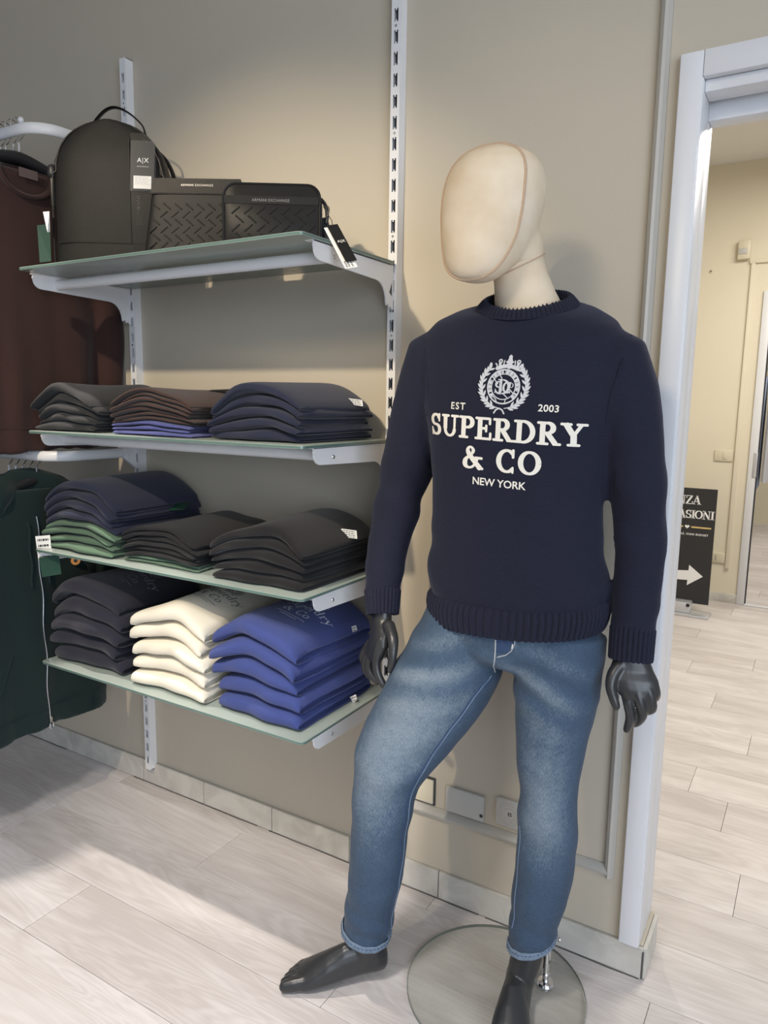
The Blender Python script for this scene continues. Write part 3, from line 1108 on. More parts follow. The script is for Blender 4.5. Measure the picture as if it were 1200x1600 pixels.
# ---- roll-up sign in the back room
SY = 3.50
r = empty('roll_up_sign', (1.24, SY, 0))
MB().box2((0.96, SY - 0.002, 0.07), (1.433, SY + 0.002, 0.856)).build('banner', sign_black_m, r, smooth=0)
MB().box2((0.96, SY - 0.12, 0.0), (1.452, SY + 0.03, 0.018)).build('base_plate', alu_m, r, bevel=0.004)
MB().box2((0.94, SY - 0.095, 0.018), (1.335, SY - 0.004, 0.092)).build('base_box', alu_m, r, bevel=0.008)
MB().lathe([(0.001, 0.004), (0.012, 0.004), (0.013, 0)], (1.318, SY - 0.0955, 0.075), 14, axis=(0, -1, 0)).build('end_knob', plastic_black_m, r)
SF = serif_font(0.2, 0.075, 0.07)
sg = lambda u, v: Vector((u, SY - 0.0026, v))
for geo_, gx, gz in ((word_geo(SF, 'NZA', 0.058, -0.08), 1.262, 0.748), (word_geo(SF, 'ASIONI', 0.056, -0.12), 1.312, 0.652), (sans_geo('YLE, OGNI BUDGET', 0.013, 0.02, 1.15), 1.305, 0.538)):
    put2d(MB(), geo_, sg, gx, gz).build('lettering', sign_white_m, r, smooth=0)
ar = [(1.04, 0.34), (1.10, 0.30), (1.20, 0.285), (1.292, 0.294), (1.294, 0.333), (1.385, 0.262), (1.288, 0.190), (1.290, 0.227), (1.20, 0.222), (1.10, 0.236), (1.04, 0.26)]
A_ = MB()
A_.prism(ar, lambda u, v, d: Vector((u, d, v)), SY - 0.0026, SY - 0.0022)
hp = []
for q in range(24):
    a = 2 * PI * q / 24
    hp.append((1.262 + 0.00095 * 16 * math.sin(a) ** 3, 0.594 + 0.00085 * (13 * math.cos(a) - 5 * math.cos(2 * a) - 2 * math.cos(3 * a) - math.cos(4 * a))))
A_.build('arrow', sign_white_m, r, smooth=0)
A_ = MB()
A_.prism(hp, lambda u, v, d: Vector((u, d, v)), SY - 0.0026, SY - 0.0022)
A_.build('heart', sign_white_m, r, smooth=0)
G_ = MB()
G_.box2((1.288, SY - 0.0026, 0.588), (1.412, SY - 0.0022, 0.598))
G_.build('gold_rule', sign_gold_m, r, smooth=0)
G_ = MB()
G_.box2((1.10, SY - 0.0026, 0.588), (1.236, SY - 0.0022, 0.598))
G_.build('gold_rule', sign_gold_m, r, smooth=0)
tag(r, 'black roll-up sign with white lettering and arrow in the back room', 'sign')

# ---- garments glimpsed through the far doorway
rail = MB()
rail.tube([(1.15, 6.9, 1.78), (2.1, 6.9, 1.78)], 0.014, 10)
rail.tube([(1.2, 6.9, 1.78), (1.2, 6.9, 0.0)], 0.014, 10)
rail.tube([(2.05, 6.9, 1.78), (2.05, 6.9, 0.0)], 0.014, 10)
tag(rail.build('clothes_rack', steel_m), 'steel clothes rack glimpsed through the far doorway', 'clothes rack')


def far_garment(x, mat, label, z0, z1, wd):
    rings = []
    for i in range(9):
        t = i / 8
        z = lerp(z1, z0, t)
        hw = wd * (0.35 + 0.65 * min(1, t * 3))
        rings.append([Vector((x + 0.03 * math.cos(a) * (1 + .3 * math.sin(3 * a + x * 30)), 6.9 + hw * math.sin(a), z + 0.01 * math.sin(2 * a))) for a in [2 * PI * k / 16 for k in range(16)]])
    o = MB().loft(rings).build('hanging_garment', mat, smooth=1.0)
    tag(o, label, 'garment', 'garments beyond the far doorway')


far_garment(1.34, plain('dusty_pink_cloth', (0.50, 0.40, 0.40), 0.9), 'dusty pink garment hanging on the far rack', 1.10, 1.72, 0.2)
far_garment(1.42, plain('pale_blue_cloth', (0.35, 0.42, 0.58), 0.9), 'pale blue garment hanging low on the far rack', 0.55, 1.70, 0.2)
far_garment(1.50, plain('white_cloth', (0.70, 0.70, 0.72), 0.9), 'white garment hanging at the right of the far rack', 0.62, 1.70, 0.2)

# ================================================================== SHELVING
Z1, Z2, Z3, Z4 = 1.7644, 1.3076, 0.9564, 0.6065       # tops of the four glass shelves
UF = 0.030                                            # depth of the uprights


def upright(x, z0, z1, label):
    r = empty('slotted_upright', (x, 0, z0))
    hw = 0.0132
    m = MB()
    m.box2((x - hw, -0.0285, z0), (x - hw + 0.002, 0, z1))
    m.box2((x + hw - 0.002, -0.0285, z0), (x + hw, 0, z1))
    m.box2((x - hw, -0.0285, z1 - 0.002), (x + hw, 0, z1))
    m.box2((x - hw, -0.0285, z0), (x + hw, 0, z0 + 0.002))
    m.build('channel', white_metal_m, r, smooth=0)
    # punched front plate: real H-shaped holes
    cs = [-hw, -0.0058, -0.0016, 0.0016, 0.0058, hw]
    fp = MB()
    zz = z0
    ph = 2.338 % 0.05
    k = math.ceil((z0 - ph) / 0.05)
    segs = []
    while True:
        s0 = ph + k * 0.05
        k += 1
        if s0 + 0.031 > z1 - 0.004:
            break
        if s0 < z0 + 0.006:
            continue
        segs.append((zz, s0, 'full'))
        segs.append((s0, s0 + 0.0045, 'end'))
        segs.append((s0 + 0.0045, s0 + 0.0265, 'mid'))
        segs.append((s0 + 0.0265, s0 + 0.031, 'end'))
        zz = s0 + 0.031
    segs.append((zz, z1, 'full'))
    for a, b, kind in segs:
        cols = {'full': [(0, 5)], 'end': [(0, 1), (2, 3), (4, 5)], 'mid': [(0, 1), (4, 5)]}[kind]
        for i, j in cols:
            fp.box2((x + cs[i], -UF, a), (x + cs[j], -UF + 0.0016, b))
    fp.build('slotted_plate', white_metal_m, r, smooth=0)
    MB().box2((x - hw + 0.002, -0.008, z0 + 0.002), (x + hw - 0.002, -0.001, z1 - 0.002)).build('channel_back', dark_slot_m, r, smooth=0)
    z = z1 - 0.105 if z1 < 2.5 else 2.345 - 0.05 * 0
    q = 2.3345 - 0.0005
    for kk in range(12):
        zs = 2.3035 + 0.0 - 0.25 * kk + 0.0255
        if z0 + 0.02 < zs < z1 - 0.01:
            MB().lathe([(0.0008, 0.0012), (0.0030, 0.0012), (0.0034, 0)], (x, -UF, zs), 12, axis=(0, -1, 0)).build('screw', steel_m, r)
    tag(r, label, 'shelf upright', 'slotted wall uprights')
    return r


upright(0.0, 0.066, 2.462, 'white slotted steel upright at the left, by the clothes rails')
upright(1.0, 0.45, 2.96, 'white slotted steel upright reaching out of frame beside the mannequin head')


def bracket(x, z, side, label):
    """Profiled steel bracket; side +1: flange turned to -x (right bracket), -1: the mirror image."""
    zt = z - 0.0085
    r = empty('shelf_bracket', (x, -UF, zt - 0.11))
    prof = [(-0.378, zt), (-0.380, zt - 0.012)]
    for q in range(7):
        a = PI + (PI / 2) * q / 6
        prof.append((-0.352 + 0.026 * math.cos(a), zt - 0.014 + 0.026 * math.sin(a)))
    prof += [(-0.22, zt - 0.044), (-0.115, zt - 0.047)]
    for q in range(7):
        a = PI / 2 - (PI / 2) * q / 6
        prof.append((-0.115 + 0.048 * math.cos(a) * 1.0, zt - 0.095 + 0.048 * math.sin(a)))
    prof += [(-0.064, zt - 0.104), (-0.055, zt - 0.098), (-0.050, zt - 0.108), (-0.043, zt - 0.103), (-0.037, zt - 0.112), (-UF - 0.001, zt - 0.112), (-UF - 0.001, zt)]
    m = MB()
    xa, xb = (x + 0.001, x + 0.005) if side > 0 else (x - 0.005, x - 0.001)
    m.prism(prof, lambda u, v, d: Vector((d, u, v)), xa, xb)
    m.build('web', white_metal_m, r, smooth=0.5)
    f = MB()
    xe = xa - 0.016 if side > 0 else xb + 0.016
    f.box2((min(xa, xe), -0.385, zt - 0.0016), (max(xb, xe), -0.045, zt))
    f.build('flange', white_metal_m, r, smooth=0)
    xo = xb if side > 0 else xa
    MB().lathe([(0.0012, 0.0016), (0.0035, 0.0016), (0.0050, 0.0)], (xo, -0.30, zt - 0.024), 14, axis=(side, 0, 0)).build('screw', steel_m, r)
    hk = MB()
    hk.prism([(-0.040, zt - 0.045), (-0.052, zt - 0.070), (-0.040, zt - 0.078)], lambda u, v, d: Vector((d, u, v)), xo, xo + 0.0006 * side)
    hk.build('hook_cutout', dark_slot_m, r, smooth=0)
    tag(r, label, 'shelf bracket', 'white shelf brackets')


def glass(z, label, x0=0.010, x1=1.012):
    r = empty('glass_shelf', ((x0 + x1) / 2, -0.23, z - 0.008))
    y0, y1 = -0.4325, -UF - 0.004
    pts = []
    cr_ = 0.014
    for (cx, cy, a0) in ((x0 + cr_, y0 + cr_, PI), (x1 - cr_, y0 + cr_, 1.5 * PI), (x1 - cr_, y1 - cr_, 0), (x0 + cr_, y1 - cr_, 0.5 * PI)):
        for q in range(5):
            a = a0 + PI / 2 * q / 4
            pts.append((cx + cr_ * math.cos(a), cy + cr_ * math.sin(a)))
    m = MB()
    m.prism(pts, lambda u, v, d: Vector((u, v, d)), z - 0.008, z)
    m.build('pane', satin_m, r, smooth=0.5, bevel=0.0012)
    e = MB()
    k = len(pts)
    rim = [Vector((u, v, z - 0.004)) for u, v in pts]
    c = Vector(((x0 + x1) / 2, -0.23, z - 0.004))
    o_ = []
    for dz in (-0.0026, 0.0026):
        o_.append([p + (p - c).normalized() * 0.0006 + Vector((0, 0, dz)) for p in rim])
    vs = o_[0] + o_[1]
    e.add(vs, [(i, (i + 1) % k, k + (i + 1) % k, k + i) for i in range(k)])
    e.build('polished_edge', glass_edge_m, r, smooth=0.5)
    tag(r, label, 'shelf', 'green glass shelves')


rows = [(Z1, 'top', 'topmost green glass shelf carrying the black bags', 'the bags'),
        (Z2, 'second', 'second green glass shelf from the top, under the charcoal, brown and navy stacks', 'the second shelf'),
        (Z3, 'third', 'third green glass shelf, carrying the navy and green stack', 'the third shelf'),
        (Z4, 'bottom', 'lowest green glass shelf carrying cream and blue sweatshirts', 'the lowest shelf')]
for z, nm, lab, what in rows:
    glass(z, lab)
    bracket(0.0, z, -1, 'white steel bracket at the left end under ' + what)
    bracket(1.0, z, 1, 'white steel bracket at the right end under ' + what)
    b_ = MB()
    b_.tube([(0.0, -0.30, z - 0.030), (1.0, -0.30, z - 0.030)], 0.0145, 14, up=(0, 0, 1), flat=0.7)
    tag(b_.build('support_bar', white_metal_m), 'white oval bar joining the brackets under ' + what, 'support bar', 'white support bars')


# ================================================================== FOLDED CLOTHES
def fold_mesh(wd, dp, H, T, seed, lobes, sag=0.0, jag=1.0):
    """One folded garment lying on the height field H(u, v); T(u, v) is its thickness. Local x/y centred."""
    NX, NS = 26, 30
    rnd = random.Random(seed)
    ph = [rnd.uniform(0, 6.28) for _ in range(6)]
    rings = []
    us = [-1 + 2 * (0.5 - 0.5 * math.cos(PI * i / (NX - 1))) * 1.0 for i in range(NX)]
    for i, u in enumerate(us):
        ends = max(0.0, (abs(u) - 0.90) / 0.10)
        dsh = dp * (1 - 0.05 * ends ** 2)
        rr = []
        for k in range(NS):
            a = 2 * PI * k / NS
            ca, sa = math.cos(a), math.sin(a)
            v = math.copysign(abs(ca) ** 0.30, ca)
            t = 0.5 + 0.5 * math.copysign(abs(sa) ** 0.62, sa)
            y = v * dsh / 2
            wob = 0.006 * math.sin(2.7 * u + ph[0]) + 0.0028 * math.sin(7.3 * u + ph[1])
            if v < -0.5:
                y += wob * jag
            th = T(u, v) * (1 - 0.45 * ends ** 2)
            zb = H(u, v)
            z = zb + th * (0.5 + (t - 0.5) * (1 - 0.25 * ends ** 2)) + 0.0009 * math.sin(5 * u + ph[2]) * (t > .5)
            x = u * wd / 2
            if i in (0, NX - 1):
                s_ = 1 if u > 0 else -1
                x -= s_ * 0.006 * abs(math.sin(PI * lobes * t + ph[3]))
            x += 0.003 * math.sin(9 * y / dp + ph[4]) * abs(u) ** 3
            rr.append(Vector((x, y, z)))
        rings.append(rr)
    m = MB()
    n = NS
    m.loft(rings, cap=False)
    # end caps: pinched towards the mid line so the layered fold shows
    for idx in (0, len(rings) - 1):
        ring = rings[idx]
        s_ = -1 if idx == 0 else 1
        c0 = sum(ring, Vector()) / n
        inner = [Vector((lerp(p.x, c0.x, 0.0) - s_ * 0.012, p.y * 0.985, lerp(p.z, c0.z, 0.55))) for p in ring]
        o = len(m.v)
        m.v += ring + inner
        for j in range(n):
            k = (j + 1) % n
            m.f.append((o + j, o + k, o + n + k, o + n + j))
        m.f.append(tuple(o + n + j for j in range(n)))
    return m


STACK_TOP = {}


def stack(key, x0, x1, yf, dp, z, items, group, rz=0.0, seed=1, arch=0.34, lean=0.0, jag=1.0, shift=0.009, backdrop=0.0, skew=0.0, wav=1.0):
    """items: list from the bottom up of (name, material, thickness, label, lobes)."""
    rnd = random.Random(seed)
    wd = x1 - x0
    cx, cy = (x0 + x1) / 2, yf + dp / 2
    lev = []            # accumulated thickness profile
    out = []

    def mk_T(th, a, b, c):
        return lambda u, v: th * ((1 - arch * abs(u + 0.12 * a) ** 2.0) * (1 - backdrop * max(0, v)) * (1 + wav * (0.11 * b * math.sin(2.6 * u + c) + 0.07 * math.sin(5.1 * u + 2 * c + 2.0 * v))) + skew * u)

    Ts = []
    for i, (name, mat, th, label, lobes) in enumerate(items):
        T = mk_T(th, rnd.uniform(-1, 1), rnd.uniform(-1, 1), rnd.uniform(0, 6))
        prev = list(Ts)
        H = (lambda pv: (lambda u, v: sum(t(u, v) for t in pv)))(prev)
        wv = wd * rnd.uniform(0.94, 1.0)
        dv = dp * rnd.uniform(0.95, 1.0)
        m = fold_mesh(wv, dv, H, T, seed * 31 + i, lobes, jag=jag)
        loc = Vector((cx + rnd.uniform(-shift, shift) + lean * i, cy + rnd.uniform(-shift, shift) * .7, z + 0.0006))
        o = MB()
        o.v, o.f = m.v, m.f
        ob = o.build(name, mat, None, smooth=1.05, origin=(0, 0, 0))
        ob.location = loc
        ob.rotation_euler = (0, 0, rz + rnd.uniform(-0.02, 0.02))
        tag(ob, label, 'folded garment', group)
        Ts.append(T)
        out.append(ob)
    STACK_TOP[key] = out
    return out


ORD = ['lowest', 'second from bottom', 'third from bottom', 'fourth from bottom', 'fifth from bottom', 'sixth from bottom', 'seventh from bottom', 'eighth from bottom']


def items(n, name, mat, th, desc, where, lobes=3, top=True):
    out = []
    for i in range(n):
        if i == n - 1 and top:
            pos = 'topmost'
        else:
            pos = ORD[i]
        out.append((name, mat, th, f'{desc}, {pos} {where}', lobes))
    return out


stack('char', -0.010, 0.262, -0.395, 0.32, Z2, items(5, 'folded_sweatshirt', charcoal_cloth, 0.0265, 'folded charcoal sweatshirt', 'in the left stack on the second shelf'), 'charcoal sweatshirts on the second shelf', seed=3, arch=0.42)
stack('brown', 0.318, 0.628, -0.395, 0.33, Z2,
      items(3, 'folded_tee', blue_tee, 0.0135, 'thin folded blue shirt', 'of the three under the brown shirts') +
      items(7, 'folded_tee', brown_tee, 0.0122, 'thin folded brown shirt', 'in the brown pile on the second shelf'), 'brown and blue shirts on the second shelf', seed=5, arch=0.36, jag=0.7)
stack('navy2', 0.690, 0.972, -0.400, 0.34, Z2, items(5, 'folded_sweatshirt', navy_cloth, 0.0285, 'folded navy sweatshirt', 'in the right stack on the second shelf'), 'navy sweatshirts on the second shelf', seed=8, arch=0.42)
stack('green3', 0.002, 0.322, -0.405, 0.36, Z3,
      items(4, 'folded_sweatshirt', green_cloth, 0.0245, 'folded sage green sweatshirt', 'of the green four on the third shelf') +
      items(4, 'folded_sweatshirt', navy_cloth, 0.0300, 'folded navy sweatshirt', 'of the navy four on the third shelf'), 'navy and green sweatshirts on the third shelf', seed=11, arch=0.36)
stack('tee3', 0.345, 0.640, -0.395, 0.34, Z3,
      items(2, 'folded_tee', green_tee, 0.0115, 'thin folded sage green shirt', 'of the two in the middle of the third shelf') +
      items(6, 'folded_tee', tee_black_cloth, 0.0150, 'thin folded black shirt', 'in the middle stack on the third shelf'), 'black and green shirts on the third shelf', seed=14, arch=0.38, jag=0.6)
stack('black3', 0.690, 0.985, -0.405, 0.34, Z3, items(5, 'folded_sweatshirt', black_cloth, 0.0305, 'folded black sweatshirt', 'in the right stack on the third shelf'), 'black sweatshirts on the third shelf', seed=17, arch=0.36)
stack('ink4', 0.010, 0.325, -0.405, 0.36, Z4, items(5, 'folded_sweatshirt', ink_cloth, 0.0530, 'folded dark navy sweatshirt', 'in the left stack on the lowest shelf', 4), 'dark navy sweatshirts on the lowest shelf', seed=21, arch=0.22, wav=0.4)
stack('cream4', 0.375, 0.662, -0.410, 0.36, Z4, items(5, 'folded_sweatshirt', cream_cloth, 0.0500, 'folded cream sweatshirt', 'in the middle stack on the lowest shelf', 4), 'cream sweatshirts on the lowest shelf', seed=24, arch=0.20, wav=0.4)
stack('blue4', 0.688, 0.975, -0.410, 0.36, Z4, items(5, 'folded_sweatshirt', blue_cloth, 0.0520, 'folded royal blue sweatshirt', 'in the right stack on the lowest shelf', 4), 'royal blue sweatshirts on the lowest shelf', seed=27, arch=0.21, wav=0.4)


# ---- printed chest lettering on the top sweatshirts of the lowest shelf
def top_fn(ob, cx, cy, ang, off=0.0012):
    me = ob.data
    mw = Matrix.Translation(ob.location) @ Matrix.Rotation(ob.rotation_euler.z, 4, 'Z')
    inv = mw.inverted()
    bv = bvh_of(me)
    c, s = math.cos(ang), math.sin(ang)

    def fn(u, v):
        p = inv @ Vector((cx + u * c - v * s, cy + u * s + v * c, 2.0))
        h = bv.ray_cast(p, Vector((0, 0, -1)))
        if h[0] is None:
            return None
        n = h[1] if h[1].z > 0 else -h[1]
        return h[0] + n * off
    return fn


PF = serif_font(0.17, 0.07, 0.06)


def chest_print(ob, cx, cy, ang, mat, hgt=0.030):
    fn = top_fn(ob, cx, cy, ang)
    m = MB()
    put2d(m, word_geo(PF, 'Superdry', hgt, 0.02), fn, 0, 0.012)
    put2d(m, word_geo(PF, '& Co', hgt, 0.02), fn, -0.006, -0.030)
    put2d(m, stroke_geo([ln(-0.05, 0, 0.05, 0, 0.0022, n=12)]), fn, 0, -0.045)
    put2d(m, stroke_geo([ln(-0.03, 0, 0.03, 0, 0.0022, n=8)]), fn, 0, -0.055)
    ring = [(0.016 * math.cos(2 * PI * q / 24), 0.065 + 0.016 * math.sin(2 * PI * q / 24), 0.003) for q in range(25)]
    put2d(m, stroke_geo([ring, [(x * .55, 0.065 + (y - 0.065) * .55, w_) for x, y, w_ in ring]]), fn)
    for sd in (-1, 1):
        for q in range(5):
            a = -1.1 + q * 0.5
            put2d(m, stroke_geo([ln(sd * 0.021 * math.cos(a), 0.065 + 0.021 * math.sin(a), sd * 0.027 * math.cos(a + .25), 0.065 + 0.027 * math.sin(a + .25), 0.004)]), fn)
    p = m.build('chest_print', mat, ob, smooth=0, local=True)
    return p


def lay_tag(ob, u, v, w_, h_, ang, mat, name, off=0.002):
    """A small label lying on the top face of a folded garment (local coordinates u, v)."""
    return None


chest_print(STACK_TOP['ink4'][-1], 0.215, -0.235, -0.16, print_dim_m)
chest_print(STACK_TOP['cream4'][-1], 0.555, -0.235, -0.16, print_dark_m)
chest_print(STACK_TOP['blue4'][-1], 0.868, -0.240, -0.16, print_pale_m)


def hang_tag(name, corners, mat, label, text=None, thick=0.0009, group=None, lines=0, back=None):
    """Flat card with four world corners (top-left, top-right, bottom-right, bottom-left)."""
    a, b, c, d = [Vector(p) for p in corners]
    n = (b - a).cross(d - a).normalized()
    if n.dot(CAM_C - a) < 0:
        n = -n
    r = empty(name, d)
    m = MB()
    m.add([a, b, c, d, a - n * thick, b - n * thick, c - n * thick, d - n * thick], [(0, 1, 2, 3), (7, 6, 5, 4), (0, 4, 5, 1), (1, 5, 6, 2), (2, 6, 7, 3), (3, 7, 4, 0)])
    m.build('card', mat, r, smooth=0)
    if lines:
        k = MB()
        rnd = random.Random(len(label))
        for i in range(lines):
            y0 = (i + 0.55) / (lines + 0.3)
            x = 0.12
            while x < 0.86:
                l_ = rnd.uniform(0.05, 0.18)
                x1 = min(x + l_, 0.88)
                f = lambda u, v: a + (b - a) * u + (d - a) * v + n * 0.0004
                k.add([f(x, y0), f(x1, y0), f(x1, y0 + 0.35 / lines), f(x, y0 + 0.35 / lines)], [(0, 1, 2, 3)])
                x = x1 + 0.04
        k.build('printing', ink_m, r, smooth=0)
    tag(r, label, 'price tag', group)
    return r


def rect(c, right, down, w_, h_):
    c, right, down = Vector(c), Vector(right).normalized(), Vector(down).normalized()
    return [c - right * w_ / 2 - down * h_ / 2, c + right * w_ / 2 - down * h_ / 2, c + right * w_ / 2 + down * h_ / 2, c - right * w_ / 2 + down * h_ / 2]


# price tags tucked in the stacks
def on_stack(key, corners, lift=0.014):
    """Corners (pixels) moved onto the stack they are seen against, as one flat card."""
    best = None
    cx_ = sum(c[0] for c in corners) / 4
    cy_ = sum(c[1] for c in corners) / 4
    d = (_F + _R * ((cx_ - 600) / CAM_F) + _U * ((800 - cy_) / CAM_F)).normalized()
    for ob in STACK_TOP[key]:
        mw = Matrix.Translation(ob.location) @ Matrix.Rotation(ob.rotation_euler.z, 4, 'Z')
        inv = mw.inverted()
        h = bvh_of(ob.data).ray_cast(inv @ CAM_C, inv.to_3x3() @ d)
        if h[0] is not None and (best is None or h[3] < best[0]):
            best = (h[3], mw @ h[0])
    p = best[1] if best else at(cx_, cy_, -0.2)
    return [at(x, y, p.y - lift) for x, y in corners]


hang_tag('price_tag', on_stack('navy2', [(542, 622), (566, 625), (567, 635), (543, 631)]), paper_m, 'white price tag on the navy stack of the second shelf', lines=3, group='white price tags')
hang_tag('price_tag', on_stack('black3', [(533, 826), (557, 829), (558, 842), (534, 839)]), paper_m, 'white price tag on the black stack of the third shelf', lines=4, group='white price tags')
hang_tag('price_tag', on_stack('blue4', [(549, 979), (556, 977), (558, 985), (551, 988)]), paper_m, 'small white tag on the upper part of the blue stack', lines=2, group='white price tags')
hang_tag('price_tag', on_stack('blue4', [(546, 1089), (556, 1085), (558, 1094), (552, 1098)]), paper_m, 'small white tag at the foot of the blue stack', lines=2, group='white price tags')
hang_tag('green_swing_tag', rect((0.318, -0.16, 1.078), (1, 0.4, 0.1), (0.3, -0.9, -0.35), 0.075, 0.045), tag_green_m, 'dark green swing tag sticking out of the navy and green stack')
hang_tag('black_swing_tag', rect((0.548, -0.185, 1.4315), (1, 0.5, 0.05), (0.3, -0.9, -0.12), 0.080, 0.040), tag_black_m, 'black card tag lying on the brown shirts')
hang_tag('black_swing_tag', rect((0.815, -0.10, 1.432), (1, -0.1, -0.16), (0.2, -0.9, -0.2), 0.10, 0.040), tag_black_m, 'black card tag lying on the back of the navy stack')

# ================================================================== MANNEQUIN
man = empty('mannequin', (1.44, -0.225, 0.0))
tag(man, 'male mannequin with linen head in navy jumper and washed blue jeans', 'mannequin')

# ---- stand: round glass base and chrome calf rod
BC = Vector((1.440, -0.232, 0.0))
MB().lathe([(0.2105, 0.0), (0.2135, 0.001), (0.2135, 0.0095), (0.2105, 0.0105)], BC, 72).build('glass_base', clear_m, man, smooth=0.5)
e = MB()
ring_o, ring_i = [], []
for k in range(73):
    a = 2 * PI * k / 72
    ring_o.append(BC + Vector((0.2139 * math.cos(a), 0.2139 * math.sin(a), 0.0)))
e.add([p + Vector((0, 0, 0.0012)) for p in ring_o] + [p + Vector((0, 0, 0.0095)) for p in ring_o], [(i, i + 1, 73 + i + 1, 73 + i) for i in range(72)])
e.build('base_edge', base_edge_m, man, smooth=0.5)
RX, RY = 1.541, -0.160
st = MB()
st.lathe([(0.003, 0.0105), (0.020, 0.0105), (0.021, 0.014), (0.018, 0.019), (0.008, 0.021), (0.0075, 0.038), (0.0095, 0.040), (0.0075, 0.043), (0.0072, 0.060), (0.003, 0.060)], (RX, RY, 0), 24)
st.build('rod_foot', chrome_m, man, smooth=0.5)
MB().tube([(RX, RY, 0.058), (RX, RY - 0.002, 0.20)], 0.0105, 16).build('support_rod', chrome_m, man)
ks = MB()
ks.tube([(RX, RY, 0.135), (RX + 0.024, RY + 0.008, 0.137)], 0.0032, 8)
ks.ball((RX + 0.026, RY + 0.008, 0.137), 0.006, 10, 6)
ks.build('clamp_screw', chrome_m, man)

# ---- jeans
j = MB()


def ring_h(c, a, b, n=28, rot=0.0, p=2.0):
    out = []
    for k in range(n):
        t = 2 * PI * k / n
        x = a * math.copysign(abs(math.cos(t)) ** (2 / p), math.cos(t))
        y = b * math.copysign(abs(math.sin(t)) ** (2 / p), math.sin(t))
        out.append(Vector(c) + Vector((x * math.cos(rot) - y * math.sin(rot), x * math.sin(rot) + y * math.cos(rot), 0)))
    return out


def limb(rows_, extra=1.0, depth=1.0, n=24):
    """rows_: (pixel row, left edge, right edge, plane y) -> centres and radii of a limb."""
    P, Rr = [], []
    for row, l, r_, Y in rows_:
        c = at((l + r_) / 2, row, Y)
        P.append(c)
        Rr.append(px_size(c, (r_ - l) / 2) * extra)
    return P, Rr


LEG_R = [(930, 690, 815, -0.243), (965, 668, 805, -0.246), (1000, 650, 795, -0.250), (1030, 634, 785, -0.258), (1055, 619, 772, -0.270), (1078, 606, 757, -0.285), (1105, 592, 737, -0.300), (1130, 579, 716, -0.318), (1160, 562, 693, -0.338), (1190, 552, 672, -0.360), (1215, 550, 658, -0.372),
         (1245, 552, 647, -0.380), (1290, 549, 639, -0.384), (1340, 547, 633, -0.382), (1380, 544, 626, -0.378), (1420, 539, 617, -0.374), (1451, 535, 610, -0.369)]
LEG_L = [(985, 800, 946, -0.235), (1020, 798, 943, -0.240), (1050, 802, 938, -0.245), (1078, 805, 934, -0.250), (1105, 806, 928, -0.253), (1130, 806, 921, -0.257), (1160, 807, 914, -0.262), (1190, 808, 908, -0.266), (1215, 811, 904, -0.268),
         (1245, 813, 903, -0.266), (1290, 809, 902, -0.260), (1340, 807, 898, -0.253), (1385, 803, 889, -0.246), (1430, 798, 876, -0.240), (1469, 795, 867, -0.236)]
PR, RR = limb(LEG_R, 1.015)
PLg, RL = limb(LEG_L, 1.015)
j.tube(PR, RR, 26, up=(0, -1, 0.2))
j.tube(PLg, RL, 26, up=(0, -1, 0))
HT = (0.40, 0.10)                  # the standing leg's hem rides up at the outside, over the rod
for p in j.v[-26:]:
    p.z += HT[0] * (p.x - PLg[-1].x + 0.01) + HT[1] * (p.y - PLg[-1].y)
# pelvis
pel = [(0.835, 1.450, -0.240, 0.060, 0.060), (0.850, 1.449, -0.242, 0.120, 0.090), (0.880, 1.447, -0.243, 0.172, 0.112), (0.93, 1.446, -0.243, 0.190, 0.117), (0.98, 1.446, -0.243, 0.187, 0.114), (1.03, 1.446, -0.243, 0.178, 0.106)]
j.loft([ring_h((cx, cy, z), a, b, 28) for z, cx, cy, a, b in pel])
jm = fuse(j, 0.006, 10)

HIPC = at(740, 1060, -0.26)
KNEE_R = at(600, 1200, -0.44)
KNEE_L = at(862, 1225, -0.34)


def jean_folds(co):
    d = 0.0
    zc = co.z
    # whiskers radiating from the fly
    wv = math.exp(-((zc - 0.835) / 0.075) ** 2) * (1 if co.y < -0.24 else 0.2)
    x = co.x - 1.43
    d += wv * 0.0030 * math.sin(88 * (zc + 0.35 * abs(x)) + 3 * noise.noise(co * 6))
    # behind / around the knees
    kn = math.exp(-((zc - 0.53) / 0.10) ** 2)
    d += kn * 0.0026 * math.sin(46 * zc + 14 * co.x + 4 * noise.noise(co * 7))
    # stacking at the ankles
    d += math.exp(-((zc - 0.2) / 0.12) ** 2) * 0.0022 * math.sin(60 * zc + 18 * co.x + 5 * noise.noise(co * 8))
    d += 0.0022 * noise.noise(co * 11)
    return d


displace(jm, jean_folds)
jb = bvh_of(jm)
